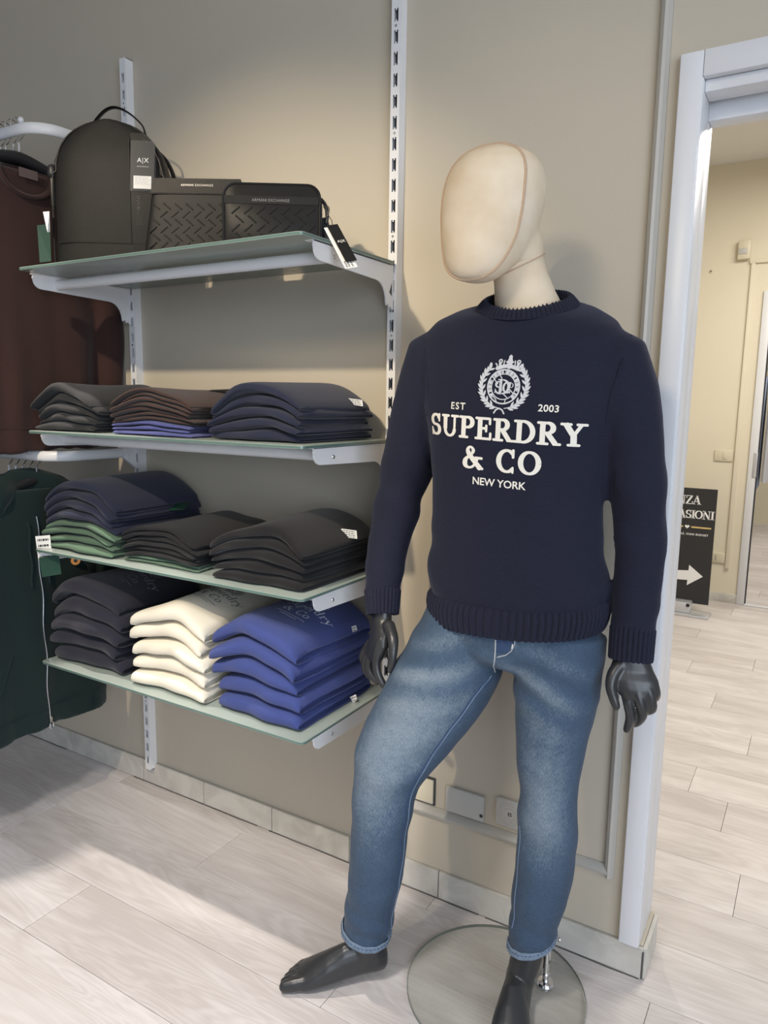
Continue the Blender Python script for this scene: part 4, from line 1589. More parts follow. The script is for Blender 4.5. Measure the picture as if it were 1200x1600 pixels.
# dye wear (real colour): faded thigh fronts and knees, darker shins and seams
vals = []
for v in jm.vertices:
    co = v.co
    nf = max(0.0, -v.normal.y * 0.9 + v.normal.x * 0.1)
    if co.x < 1.40 or (co.z < 0.75 and co.x < 1.36):
        axis = [(0.86, 0.55), (0.78, 0.85), (0.70, 1.0), (0.58, 0.95), (0.52, 0.85), (0.44, 0.55), (0.36, 0.28), (0.25, 0.16), (0.05, 0.12)]
    else:
        axis = [(0.90, 0.45), (0.80, 0.60), (0.70, 0.68), (0.58, 0.92), (0.52, 1.0), (0.45, 0.6), (0.37, 0.28), (0.28, 0.16), (0.1, 0.12)]
    w_ = 0.0
    for (za, wa), (zb_, wb) in zip(axis, axis[1:]):
        if za >= co.z >= zb_:
            w_ = lerp(wa, wb, (za - co.z) / (za - zb_))
    if co.z > axis[0][0]:
        w_ = axis[0][1]
    k = w_ * (nf ** 1.3) * 0.62 + 0.10
    k += 0.17 * math.exp(-((co.z - 0.83) / 0.085) ** 2) * math.sin(82 * (co.z + 0.30 * abs(co.x - 1.43)) + 4 * noise.noise(co * 5)) * nf
    vals.append(max(0.0, k + 0.05 * noise.noise(co * 9)))
at_ = jm.attributes.new('wash', 'FLOAT', 'POINT')
at_.data.foreach_set('value', vals)
jeans = place_mesh('jeans', jm, denim_m, man)
jeans['label'] = 'washed blue denim jeans with faded thighs'


def on_surf(bv, px, py, off=0.0008, ox=0, oy=0):
    """Point on a surface seen at a pixel."""
    d = (_F + _R * ((px - 600) / CAM_F) + _U * ((800 - py) / CAM_F)).normalized()
    h = bv.ray_cast(CAM_C, d)
    if h[0] is None:
        return None
    n = h[1] if h[1].dot(d) < 0 else -h[1]
    return h[0] + n * off


def seam(name, bv, pts, r_, mat, parent, per=6):
    P = [on_surf(bv, x, y, r_ * 0.4) for x, y in pts]
    P = [p for p in P if p is not None]
    q = []
    for a, b in zip(P, P[1:]):
        for k in range(per):
            m_ = a.lerp(b, k / per)
            h = bv.find_nearest(m_)
            q.append(h[0] + (CAM_C - h[0]).normalized() * r_ * 0.5)
    q.append(P[-1])
    return MB().tube(q, r_, 6).build(name, mat, parent)


# leg hems: folded, stitched bands
def leg_hem(P, Rr, name, tl=None):
    c, r_ = P[-1], Rr[-1]
    ax = (P[-1] - P[-2]).normalized()
    a = Vector((0, -1, 0))
    a = (a - ax * a.dot(ax)).normalized()
    b = ax.cross(a)
    rings = []
    tilt = lambda t: Vector((0, 0, 0))
    for o_, k in ((-0.010, 1.005), (-0.009, 1.035), (0.000, 1.045), (0.008, 1.045), (0.010, 1.01), (0.008, 0.93), (-0.006, 0.90)):
        rings.append([c + ax * o_ + (a * math.cos(2 * PI * q / 40) + b * math.sin(2 * PI * q / 40)) * (r_ * k * (1 + 0.012 * math.sin(q * 1.9))) for q in range(40)])
    if tl:
        rings = [[p + Vector((0, 0, tl[0] * (p.x - c.x + 0.01) + tl[1] * (p.y - c.y))) for p in rg] for rg in rings]
    h = MB().loft(rings, cap=False).build(name, denim_pale_m, jeans, smooth=0.8)
    stt = MB()
    for q in range(0, 80, 2):
        pts = []
        for f in (0, 0.6, 1.2):
            aa = 2 * PI * (q + f) / 80
            pts.append(c + ax * -0.003 + (a * math.cos(aa) + b * math.sin(aa)) * (r_ * 1.052))
            if tl:
                pts[-1].z += tl[0] * (pts[-1].x - c.x + 0.01) + tl[1] * (pts[-1].y - c.y)
        stt.tube(pts, 0.0007, 4)
    s_ = stt.build('hem_stitching', denim_dark_m, jeans)
    s_['kind'] = 'stuff'
    return h


leg_hem(PR, RR, 'leg_hem')
leg_hem(PLg, RL, 'leg_hem', HT)
# fly, pocket and inseam stitching
seam('fly_edge', jb, [(775, 992), (774, 1010), (773, 1030), (773, 1050)], 0.0016, thread_m, jeans)
seam('fly_stitching', jb, [(805, 990), (804, 1006), (799, 1017), (790, 1024), (777, 1027)], 0.0012, thread_m, jeans)
seam('inseam', jb, [(768, 1056), (756, 1070), (733, 1102), (705, 1139), (677, 1179), (656, 1215), (641, 1250), (636, 1290), (631, 1330), (624, 1375), (615, 1420), (606, 1464)], 0.0013, thread_blue_m, jeans)
seam('inseam', jb, [(764, 1060), (750, 1074), (727, 1106), (699, 1143), (671, 1184), (650, 1218), (635, 1252), (630, 1292), (625, 1332), (618, 1376), (609, 1420), (600, 1466)], 0.0012, denim_dark_m, jeans)
seam('inseam', jb, [(812, 1290), (811, 1330), (808, 1370), (804, 1410), (800, 1450), (797, 1476)], 0.0012, thread_blue_m, jeans)
# dark raw-denim fly facing
ff = MB()
fv = lambda u, v: on_surf(jb, u, v, 0.0010)
gx = [776, 783, 790, 797, 804]
gy = [988, 996, 1004, 1012, 1020]
pts = [[fv(x - (0 if y < 1012 else (x - 776) * 0.25), y) for x in gx] for y in gy]
if all(p is not None for rw in pts for p in rw):
    ff.add([p for rw in pts for p in rw], [(i * 5 + k, i * 5 + k + 1, (i + 1) * 5 + k + 1, (i + 1) * 5 + k) for i in range(4) for k in range(4)])
    ff.build('fly_facing', denim_dark_m, jeans)
bt = MB()
p0, p1 = on_surf(jb, 801, 1006, 0.0016), on_surf(jb, 800, 1013, 0.0016)
bt.tube([p0, p1], 0.0013, 6)
bt.build('bar_tack', print_white_m, jeans)

# ---- feet
def foot(heel, toe, ankle, ank_r, lift, side, name, shin):
    """Foot from heel to toe along the ground; lift raises the heel; side +1 puts the big toe at +perp."""
    heel, toe, ankle = Vector(heel), Vector(toe), Vector(ankle)
    L = (toe - heel)
    L.z = 0
    ln_ = L.length
    f = L.normalized()
    s_ = Vector((f.y, -f.x, 0)) * side          # towards the big toe
    m = MB()
    secs = [(0.00, 0.012, 0.020, 0.026, 0.0), (0.03, 0.026, 0.033, 0.030, 0.0), (0.10, 0.033, 0.046, 0.033, 0.0), (0.25, 0.032, 0.056, 0.034, 0.0), (0.42, 0.035, 0.058, 0.031, 0.003), (0.58, 0.043, 0.045, 0.027, 0.002), (0.70, 0.048, 0.034, 0.023, 0.0), (0.78, 0.047, 0.025, 0.019, 0.0), (0.83, 0.042, 0.018, 0.016, 0.0)]
    rings = []
    for t, w_, h_, zc, sh in secs:
        up_ = lift * max(0, 1 - t / 0.72)
        c = heel + f * (ln_ * t) + s_ * sh
        c.z = zc + up_ + 0.001
        rg = []
        for k in range(20):
            a = 2 * PI * k / 20
            y = w_ * math.cos(a)
            z = math.sin(a)
            z = z * (h_ if z > 0 else min(zc, h_ * 0.9))
            asym = (0.22 * h_ * math.cos(a)) if z > 0 else 0
            rg.append(c + s_ * y + Vector((0, 0, z + asym * 0.8)))
        rings.append(rg)
    m.loft(rings)
    # toes: big toe to little toe
    for i, (off, base, tip, r_) in enumerate([(0.030, 0.70, 0.965, 0.0150), (0.0085, 0.72, 0.97, 0.0108), (-0.0085, 0.71, 0.94, 0.0102), (-0.0245, 0.69, 0.905, 0.0098), (-0.039, 0.66, 0.86, 0.0092)]):
        p = [heel + f * (ln_ * lerp(base, tip, q)) + s_ * (off * lerp(1, 0.93, q)) for q in (0, 0.35, 0.7, 1.0)]
        zs = [0.028, 0.025, 0.020, r_ + 0.001]
        for pp, zz in zip(p, zs):
            pp.z = zz
        m.tube(p, [r_ * 1.05, r_, r_ * 1.02, r_ * 0.88], 14, round_ends=True)
    # ankle and lower shin
    a0 = heel + f * (ln_ * 0.20)
    a0.z = 0.040 + lift * 0.7
    m.tube([a0 + Vector((0, 0, -0.012)), a0.lerp(ankle, 0.45), ankle, Vector(shin)], [0.030, 0.035, ank_r, ank_r * 0.95], 20)
    me = fuse(m, 0.0030, 5)
    return place_mesh(name, me, mann_m, man)


foot((1.196, -0.334, 0), (0.988, -0.490, 0), PR[-1] + Vector((0.006, 0.002, -0.012)), 0.038, 0.028, -1, 'foot', PR[-2])
foot((1.489, -0.190, 0.0115), (1.550, -0.440, 0.0115), PLg[-1] + Vector((-0.006, 0.004, -0.016)), 0.036, 0.012, 1, 'foot', PLg[-2])

# ---- jumper body: torso and sleeves as one continuous surface
sw = MB()
TOR = [(0.975, 1.453, -0.243, 0.188, 0.124), (1.000, 1.453, -0.243, 0.198, 0.131), (1.030, 1.451, -0.243, 0.200, 0.132), (1.08, 1.447, -0.243, 0.194, 0.128), (1.16, 1.444, -0.243, 0.187, 0.122), (1.24, 1.442, -0.244, 0.186, 0.122),
       (1.32, 1.441, -0.246, 0.194, 0.128), (1.40, 1.441, -0.248, 0.206, 0.131), (1.46, 1.441, -0.248, 0.214, 0.126), (1.51, 1.442, -0.247, 0.220, 0.115), (1.550, 1.443, -0.246, 0.213, 0.112), (1.578, 1.445, -0.246, 0.190, 0.108), (1.597, 1.447, -0.248, 0.148, 0.102), (1.606, 1.450, -0.249, 0.106, 0.097)]
rings = []
for z, cx, cy, a, b in TOR:
    rg = ring_h((cx, cy, z), a, b, 36, p=2.25)
    tl = 0.055 * min(1, max(0, (z - 1.15) / 0.3))
    nk_ = 0.30 * min(1, max(0, (z - 1.50) / 0.09))
    rings.append([p + Vector((0, 0, (p.y - cy) * nk_ - (p.x - cx) * tl)) for p in rg])
sw.loft(rings)
SL_R = [(560, 634, 738, -0.243), (600, 622, 727, -0.243), (650, 610, 712, -0.238), (700, 601, 690, -0.230), (750, 592, 668, -0.224), (799, 584, 655, -0.226), (850, 575, 639, -0.240), (900, 570, 629, -0.258), (925, 570, 626, -0.268)]
SL_L = [(560, 905, 1010, -0.238), (616, 915, 1027, -0.232), (660, 930, 1033, -0.222), (697, 944, 1036, -0.214), (760, 952, 1040, -0.206), (799, 957, 1041, -0.206), (860, 962, 1038, -0.212), (910, 961, 1033, -0.222), (955, 957, 1027, -0.232), (985, 955, 1022, -0.238)]
SPR, SRR = limb(SL_R, 1.01)
SPL, SRL = limb(SL_L, 1.01)
for P_, R_ in ((SPR, SRR), (SPL, SRL)):
    d0 = (P_[0] - P_[1]).normalized()
    c0 = P_[0] + Vector((0.035 if P_ is SPR else -0.035, 0, 0.028))
    sw.tube([c0] + P_, [R_[0] * 0.72] + R_, 24, round_ends=False)
sm_ = fuse(sw, 0.006, 9)


def knit_folds(co):
    d = 0.0014 * noise.noise(co * 9)
    armR = co.x < 1.235 and co.z < 1.5
    armL = co.x > 1.655 and co.z < 1.5
    if armR or armL:
        k = math.exp(-((co.z - 1.19) / 0.085) ** 2)
        d += k * 0.0038 * math.sin(62 * co.z + (30 * co.y if armR else -26 * co.y) + 3 * noise.noise(co * 6))
        d += math.exp(-((co.z - 0.99) / 0.06) ** 2) * 0.0018 * math.sin(85 * co.z + 20 * co.x)
    else:
        lo = math.exp(-((co.z - 1.06) / 0.07) ** 2)
        side = min(1, abs(co.x - 1.445) / 0.16)
        d += lo * side * 0.0040 * math.sin(52 * co.z + 14 * co.x + 3 * noise.noise(co * 5))
        d += 0.0020 * math.sin(16 * co.x + 9 * co.z + 2 * noise.noise(co * 3)) * math.exp(-((co.z - 1.2) / 0.2) ** 2)
        # soft drape under the arms
        d += 0.0030 * math.exp(-((co.z - 1.36) / 0.07) ** 2) * side ** 2 * math.sin(40 * co.z - 25 * abs(co.x - 1.445))
    return d


displace(sm_, knit_folds)
sb = bvh_of(sm_)
sweater = place_mesh('jumper', sm_, knit_m, man)
sweater['label'] = 'navy crew-neck knitted jumper'


def rib_band(name, loops, nrib, amp, mat, parent, inner=None):
    """loops: list of functions t->point (t in 0..1 round the band) from edge to edge; ribs run across."""
    n = nrib * 6
    rings = []
    cen = [sum((lp(k / 24) for k in range(24)), Vector()) / 24 for lp in loops]
    for li, lp in enumerate(loops):
        rg = []
        for k in range(n):
            t = k / n
            p = lp(t)
            a_, b_ = lp(t - 0.004), lp(t + 0.004)
            tan = (b_ - a_).normalized()
            up_ = (loops[min(li + 1, len(loops) - 1)](t) - loops[max(li - 1, 0)](t)).normalized()
            nr = tan.cross(up_).normalized()
            if nr.dot(p - cen[li]) < 0:
                nr = -nr
            w_ = 2 * abs(math.sin(PI * nrib * t)) ** 0.55 - 1.3
            edge = 0.25 if li in (0, len(loops) - 1) else 1.0
            rg.append(p + nr * (amp * edge * w_))
        rings.append(rg)
    m = MB().loft(rings, cap=False)
    return m.build(name, mat, parent, smooth=1.2)


def ell(c, a, b, zf=lambda t: 0.0, p=2.2, rot=0.0):
    c = Vector(c)

    def fn(t):
        an = 2 * PI * t
        x = a * math.copysign(abs(math.cos(an)) ** (2 / p), math.cos(an))
        y = b * math.copysign(abs(math.sin(an)) ** (2 / p), math.sin(an))
        return Vector((c.x + x, c.y + y, c.z + zf(an)))
    return fn


hz = lambda an: -0.010 * max(0, -math.sin(an)) * 0.6 + 0.012 * math.cos(an)
hc = (1.453, -0.243)
rib_band('hem_band', [ell((hc[0], hc[1], 1.000), 0.193, 0.125, hz), ell((hc[0], hc[1], 0.992), 0.2015, 0.1335, hz), ell((hc[0], hc[1], 0.975), 0.2035, 0.135, hz), ell((hc[0], hc[1], 0.955), 0.2005, 0.133, hz),
                      ell((hc[0], hc[1], 0.940), 0.196, 0.130, hz), ell((hc[0], hc[1], 0.934), 0.193, 0.1275, hz), ell((hc[0], hc[1], 0.9335), 0.189, 0.1235, hz), ell((hc[0], hc[1], 0.950), 0.185, 0.119, hz)], 84, 0.0026, knit_m, sweater)


def cuff(P_, R_, end_px, name):
    """Ribbed cuff from the sleeve end down to the wrist."""
    a0 = P_[-1]
    c1 = at(*end_px[:3])
    r1 = px_size(c1, end_px[3])
    r0 = R_[-1]
    ax = (c1 - a0).normalized()
    u = (Vector((0, -1, 0)) - ax * ax.dot(Vector((0, -1, 0)))).normalized()
    v = ax.cross(u)
    ln_ = (c1 - a0).length

    def lp(s_, r_):
        return lambda t: a0 + ax * (ln_ * s_) + (u * math.cos(2 * PI * t) + v * math.sin(2 * PI * t)) * r_
    rib_band(name, [lp(-0.18, r0 * 0.96), lp(-0.06, r0 * 1.0), lp(0.3, lerp(r0, r1, .35)), lp(0.7, lerp(r0, r1, .72)), lp(0.94, r1), lp(1.0, r1 * 0.97), lp(0.99, r1 * 0.92), lp(0.85, r1 * 0.86)], 27, 0.0022, knit_m, sweater)
    return c1, ax


CW_R, AX_R = cuff(SPR, SRR, (598, 960, -0.284, 25.0), 'cuff')
CW_L, AX_L = cuff(SPL, SRL, (985, 1031, -0.250, 33.0), 'cuff')

# collar: lies on the shoulder slope all round the neck
ncx, ncy = 1.454, -0.251


def neck_pt(t, ra, rb, dz):
    an = 2 * PI * t
    x, y = ncx + ra * math.cos(an), ncy + rb * math.sin(an)
    xo, yo = ncx + 0.104 * math.cos(an), ncy + 0.099 * math.sin(an)
    h = sb.ray_cast(Vector((xo, yo, 2.0)), Vector((0, 0, -1)))
    z = h[0].z if h[0] is not None else 1.59
    return Vector((x, y, z + dz))


_zs = [neck_pt(k / 72, 0, 0, 0).z for k in range(72)]
for _ in range(30):
    _zs = [(_zs[k - 1] + _zs[k] + _zs[(k + 1) % 72]) / 3 for k in range(72)]


def nz_(t):
    q = (t % 1.0) * 72
    k = int(q)
    return lerp(_zs[k % 72], _zs[(k + 1) % 72], q - k)


def nloop(ra, rb, dz):
    return lambda t: Vector((ncx + ra * math.cos(2 * PI * t), ncy + rb * math.sin(2 * PI * t), nz_(t) + dz))


rib_band('collar', [nloop(0.106, 0.103, -0.003), nloop(0.1035, 0.1015, 0.004), nloop(0.098, 0.097, 0.010), nloop(0.0925, 0.0925, 0.016), nloop(0.0865, 0.0875, 0.020), nloop(0.0835, 0.0845, 0.018), nloop(0.080, 0.080, 0.004)], 66, 0.0022, knit_m, sweater)
# armhole seams
for pts in ([(655, 516), (662, 545), (668, 580), (669, 615), (668, 650)], [(986, 524), (974, 560), (962, 595), (952, 630), (947, 660)]):
    P = [on_surf(sb, x, y, 0.0004) for x, y in pts]
    P = [p for p in P if p is not None]
    if len(P) > 2:
        MB().tube(catmull(P, 5), 0.0016, 6).build('armhole_seam', knit_m, sweater)

# ---- chest embroidery, laid on the knit
TILT = -0.045


def chest(px, py):
    c = at(px, py, -0.365)

    def fn(u, v):
        x = c.x + u * math.cos(TILT) - v * math.sin(TILT)
        z = c.z + u * math.sin(TILT) + v * math.cos(TILT)
        h = sb.ray_cast(Vector((x, -1.2, z)), Vector((0, 1, 0)))
        if h[0] is None:
            return None
        n = h[1] if h[1].y < 0 else -h[1]
        return h[0] + n * 0.0014
    return fn


BF = serif_font(0.225, 0.112, 0.115)


def letters(text, px, py, hgt, font, track, mat):
    """One object per letter, so the word can be picked apart."""
    fn = chest(px, py)
    tot = sum(font[c][0] + track for c in text) - track
    x = -tot / 2
    for c in text:
        if font[c][1]:
            m = MB()
            put2d(m, stroke_geo(font[c][1], x * hgt, -hgt / 2, hgt), fn)
            m.build('letter', mat, sweater, smooth=0.6)
        x += font[c][0] + track


letters('SUPERDRY', 779, 671, 0.0450, BF, 0.0, print_white_m)
letters('& CO', 782, 719, 0.0470, BF, 0.06, print_white_m)
for txt, px, py, hg, sp in (('EST', 718, 634, 0.0135, 1.25), ('2003', 857, 638, 0.0130, 1.05), ('NEW YORK', 778, 755, 0.0150, 0.98)):
    m = MB()
    put2d(m, sans_geo(txt, hg, 0.018, sp), chest(px, py), 0, -hg / 2)
    m.build('lettering', print_white_m, sweater, smooth=0)

# crest: crown, belt ring with monogram, laurel wreath
q_ = 0.0001176
cf = chest(789.6, 604.6)
zc = lambda x, y: ((x - 540) * q_, (705 - y) * q_)


def zs(pts, w_):
    return [[(zc(x, y)[0], zc(x, y)[1], w_ * q_) for x, y in pts]]


wr = MB()


def leaf(x, y, ang, L_, W_):
    a = math.radians(ang)
    st_ = []
    for k in range(7):
        t = k / 6
        wd = W_ * (math.sin(PI * (0.10 + 0.86 * t)) ** 0.8)
        st_.append((zc(x, y)[0] + math.cos(a) * L_ * t * q_, zc(x, y)[1] + math.sin(a) * L_ * t * q_, wd * q_))
    put2d(wr, stroke_geo([st_]), cf)


for sd in (-1, 1):
    stem = []
    for k in range(15):
        t = k / 14
        an = math.radians(lerp(128, 262, t))
        rx, ry = 375, 385
        stem.append((540 + sd * -1 * rx * math.cos(an) * -1 * -1, 690 - ry * math.sin(an)))
    stem = [(540 + sd * (540 - x) * -1 if False else (x if sd < 0 else 1080 - x), y) for x, y in [(540 + 375 * math.cos(math.radians(lerp(138, 262, k / 14))), 690 - 370 * math.sin(math.radians(lerp(138, 262, k / 14)))) for k in range(15)]]
    put2d(wr, stroke_geo(zs(stem, 14)), cf)
    for k in range(0, 14, 1):
        x, y = stem[k]
        x2, y2 = stem[max(k - 1, 0)] if k else (2 * stem[0][0] - stem[1][0], 2 * stem[0][1] - stem[1][1])
        d_ = math.degrees(math.atan2(y - y2, x2 - x))
        s3 = 1 if sd < 0 else -1
        leaf(x, y, d_ + s3 * 38, 125 if k % 2 == 0 else 105, 44)
        if k % 2 == 0:
            leaf(x, y, d_ - s3 * 34, 95, 34)
    x, y = stem[0]
    leaf(x, y, 80 if sd < 0 else 100, 120, 46)
    put2d(wr, stroke_geo([[(zc(px_, py_)[0], zc(px_, py_)[1], 26 * q_) for px_, py_ in ([(500, 1062), (450, 1085), (415, 1140)] if sd < 0 else [(510, 1062), (560, 1085), (590, 1140)])]]), cf)
wr.build('laurel_wreath', crest_m, sweater, smooth=0.6)
cr_ = MB()
for rr, wd in ((276, 24), (208, 16)):
    put2d(cr_, stroke_geo([[((rr * math.cos(2 * PI * k / 48)) * q_, (rr * math.sin(2 * PI * k / 48)) * q_, wd * q_) for k in range(49)]]), cf)
for k in range(44):
    a = math.radians(-45 + 270 * k / 43)
    if k % 9 == 4:
        continue
    put2d(cr_, stroke_geo([[(rr * math.cos(a) * q_, rr * math.sin(a) * q_, (22 + 12 * math.sin(k * 2.3)) * q_) for rr in (226, 242, 258)]]), cf)
for a_, b_ in (((455, 510), (500, 570)), ((360, 580), (440, 660)), ((640, 730), (715, 800)), ((560, 830), (640, 890)), ((380, 870), (430, 920)), ((430, 920), (445, 970)), ((600, 900), (590, 960)), ((640, 890), (600, 900))):
    put2d(cr_, stroke_geo(zs([a_, ((a_[0] + b_[0]) / 2, (a_[1] + b_[1]) / 2), b_], 16)), cf)
cr_.build('crest_ring', crest_m, sweater, smooth=0.6)
mo = MB()
MF = serif_font(0.19, 0.09, 0.07)
for ch, x, y, h_ in (('S', -70, -10, 200), ('D', 0, 0, 245), ('C', 70, -10, 190), ('O', 135, 30, 80)):
    put2d(mo, stroke_geo(MF[ch][1], (x - 0.45 * h_) * q_, (y - h_ / 2) * q_, h_ * q_), cf)
mo.build('monogram', crest_m, sweater, smooth=0.6)
cw = MB()
band = [(392 + 358 * t, 410 - 44 * math.sin(PI * t)) for t in [k / 12 for k in range(13)]]
put2d(cw, stroke_geo(zs(band, 62)), cf)
for pts, wd in (([(385, 400), (375, 350), (352, 332)], 22), ([(765, 400), (782, 352), (818, 338)], 22), ([(595, 370), (595, 280)], 90), ([(595, 300), (595, 215)], 62), ([(595, 230), (595, 195)], 30), ([(540, 300), (650, 300)], 30), ([(430, 370), (428, 320)], 44), ([(735, 370), (745, 320)], 44), ([(490, 350), (500, 280)], 20), ([(690, 350), (682, 280)], 20)):
    put2d(cw, stroke_geo(zs(pts, wd)), cf)
for cx_, cy_ in ((432, 290), (747, 296)):
    put2d(cw, stroke_geo([[(zc(cx_ + 26 * math.cos(2 * PI * k / 14), cy_ + 26 * math.sin(2 * PI * k / 14))[0], zc(cx_ + 26 * math.cos(2 * PI * k / 14), cy_ + 26 * math.sin(2 * PI * k / 14))[1], 22 * q_) for k in range(15)]]), cf)
cw.build('crown', crest_m, sweater, smooth=0.6)

# ---- linen neck and head
HC = at(770, 333, -0.330)
NB, NT = Vector((1.456, -0.246, 1.585)), Vector((1.440, -0.285, 1.695))
HYAW = math.radians(0)
HROLL = math.tan(math.radians(3.5))   # head leans a touch
hf = Vector((math.sin(HYAW), -math.cos(HYAW), 0))
hr = Vector((math.cos(HYAW), math.sin(HYAW), 0))
HPROF = [(-0.138, 0.070, -0.030, 0.016), (-0.133, 0.088, -0.015, 0.034), (-0.120, 0.099, 0.004, 0.052), (-0.10, 0.107, 0.035, 0.065), (-0.075, 0.111, 0.070, 0.075), (-0.045, 0.112, 0.092, 0.083), (-0.01, 0.111, 0.104, 0.089),
         (0.025, 0.107, 0.110, 0.092), (0.055, 0.100, 0.109, 0.090), (0.080, 0.088, 0.100, 0.083), (0.099, 0.070, 0.084, 0.070), (0.112, 0.046, 0.058, 0.049), (0.1185, 0.018, 0.026, 0.020)]
hd = MB()
rings = []
for h_, fr, bk, wd in HPROF:
    rg = []
    yc = (fr - bk) / 2
    dp = (fr + bk) / 2
    for k in range(40):
        a = 2 * PI * k / 40
        sx = wd * math.copysign(abs(math.cos(a)) ** 0.94, math.cos(a))
        sy = yc + dp * math.sin(a)
        rg.append(HC + hr * (sx * 1.05 + h_ * HROLL) + hf * (sy * 1.03) + Vector((0, 0, h_)))
    rings.append(rg)
hd.loft(rings)
# skull to neck joint
hd.tube([HC + Vector((0.004, 0.030, -0.02)), HC + Vector((0.012, 0.038, -0.055)), NT + Vector((0.002, 0.002, 0.012)), NT.lerp(NB, 0.10)], [0.072, 0.071, 0.058, 0.0528], 30)
hm = fuse(hd, 0.005, 9)
hbv = bvh_of(hm)
head = place_mesh('head', hm, linen_m, man)
nk = MB()
nk.tube([NT.lerp(NB, -0.12), NT.lerp(NB, 0.06), NT.lerp(NB, 0.35), NT.lerp(NB, 0.7), NB, NB + Vector((0, 0.003, -0.03))], [0.0500, 0.0512, 0.0545, 0.063, 0.0755, 0.081], 40)
nk.build('neck', linen_m, man, smooth=1.0)
# neck joint line
ring = []
tn = (NB - NT).normalized()
u0 = Vector((1, 0, 0)) - tn * tn.x
u0.normalize()
v0 = tn.cross(u0)
jc = NT.lerp(NB, 0.13)
for k in range(49):
    a = 2 * PI * k / 48
    ring.append(jc + (u0 * math.cos(a) + v0 * math.sin(a)) * 0.0538 + Vector((0, 0, 0.012 * math.cos(a))))
MB().tube(ring, 0.0011, 6, cap=False).build('neck_joint', linen_seam_m, head)
# piping round the face panel
def head_sec(h_):
    return interp(h_, HPROF)


def pipe_pt(h_, sd):
    fr, bk, wd = head_sec(h_)
    yc, dp = (fr - bk) / 2, (fr + bk) / 2
    f_ = 0.054 - 0.016 * max(0, (h_ - 0.03) / 0.09) + 0.020 * max(0, (-h_ - 0.06) / 0.07)
    k_ = (f_ - yc) / dp
    w_ = wd * math.sqrt(max(0.0, 1 - k_ * k_))
    p = HC + hr * (sd * w_ * 1.05 + h_ * HROLL) + hf * (f_ * 1.03) + Vector((0, 0, h_))
    h = hbv.find_nearest(p)
    return h[0] + h[1] * 0.0002


hs = [0.116 - 0.247 * (0.5 - 0.5 * math.cos(PI * k / 40)) for k in range(41)]
pp = [pipe_pt(h_, 1) for h_ in hs] + [pipe_pt(h_, -1) for h_ in reversed(hs)]
for _ in range(3):
    pp = [(pp[k - 1] + pp[k] * 2 + pp[(k + 1) % len(pp)]) / 4 for k in range(len(pp))]
pp = [(lambda h: h[0] + h[1] * 0.0002)(hbv.find_nearest(p)) for p in pp]
MB().tube(pp + [pp[0]], 0.0032, 8, cap=False).build('face_piping', linen_seam_m, head)

# ---- hands
def hand(paths, palm, name):
    m = MB()
    m.loft(palm)
    for P, r_ in paths:
        Q = catmull(P, 4)
        n_ = len(Q) - 1
        rr = []
        for i in range(len(Q)):
            t = i / n_ * (len(r_) - 1)
            k = min(int(t), len(r_) - 2)
            rr.append(lerp(r_[k], r_[k + 1], t - k))
        m.tube(Q, rr, 14, round_ends=True)
    me = fuse(m, 0.0026, 4)
    return place_mesh(name, me, mann_m, man)


def palm_rings(secs):
    """secs: (px, py, Y, half width px, half thickness m, yaw)"""
    out = []
    for px, py, Y, hw, ht, yw in secs:
        c = at(px, py, Y)
        w_ = px_size(c, hw)
        ax = Vector((math.cos(yw), math.sin(yw), 0))
        ay = Vector((-math.sin(yw), math.cos(yw), 0))
        out.append([c + ax * (w_ * math.copysign(abs(math.cos(2 * PI * k / 24)) ** 0.8, math.cos(2 * PI * k / 24))) + ay * (ht * math.sin(2 * PI * k / 24)) for k in range(24)])
    return out


# left hand of the figure (right in the picture): back of the hand towards the viewer
yl = 0.35
pl = palm_rings([(986, 1012, -0.246, 26, 0.021, yl), (987, 1032, -0.250, 28, 0.020, yl), (987, 1046, -0.254, 33, 0.018, yl), (990, 1060, -0.259, 37, 0.019, yl), (994, 1074, -0.262, 36, 0.018, yl), (998, 1086, -0.264, 31, 0.015, yl), (1000, 1092, -0.264, 26, 0.010, yl)])
fl_ = [
    ([at(972, 1066, -0.268), at(978, 1082, -0.270), at(982, 1102, -0.272), at(985, 1120, -0.266), at(981, 1136, -0.254), at(979, 1140, -0.250)], [0.0115, 0.0115, 0.0105, 0.0100, 0.0088, 0.0076]),
    ([at(992, 1070, -0.266), at(996, 1084, -0.270), at(1002, 1104, -0.270), at(1004, 1117, -0.262), at(998, 1127, -0.248), at(992, 1131, -0.238)], [0.0112, 0.0112, 0.0102, 0.0098, 0.0088, 0.0078]),
    ([at(1008, 1068, -0.258), at(1014, 1082, -0.262), at(1019, 1098, -0.260), at(1019, 1108, -0.250), at(1012, 1112, -0.238)], [0.0106, 0.0104, 0.0096, 0.0090, 0.0080]),
    ([at(1018, 1062, -0.246), at(1023, 1072, -0.248), at(1026, 1084, -0.246), at(1024, 1091, -0.236), at(1017, 1094, -0.228)], [0.0095, 0.0092, 0.0084, 0.0078, 0.0070]),
    ([at(972, 1036, -0.262), at(959, 1052, -0.278), at(954, 1072, -0.290), at(959, 1092, -0.297), at(963, 1104, -0.298)], [0.0140, 0.0130, 0.0108, 0.0098, 0.0080]),
]
hand(fl_, pl, 'hand')
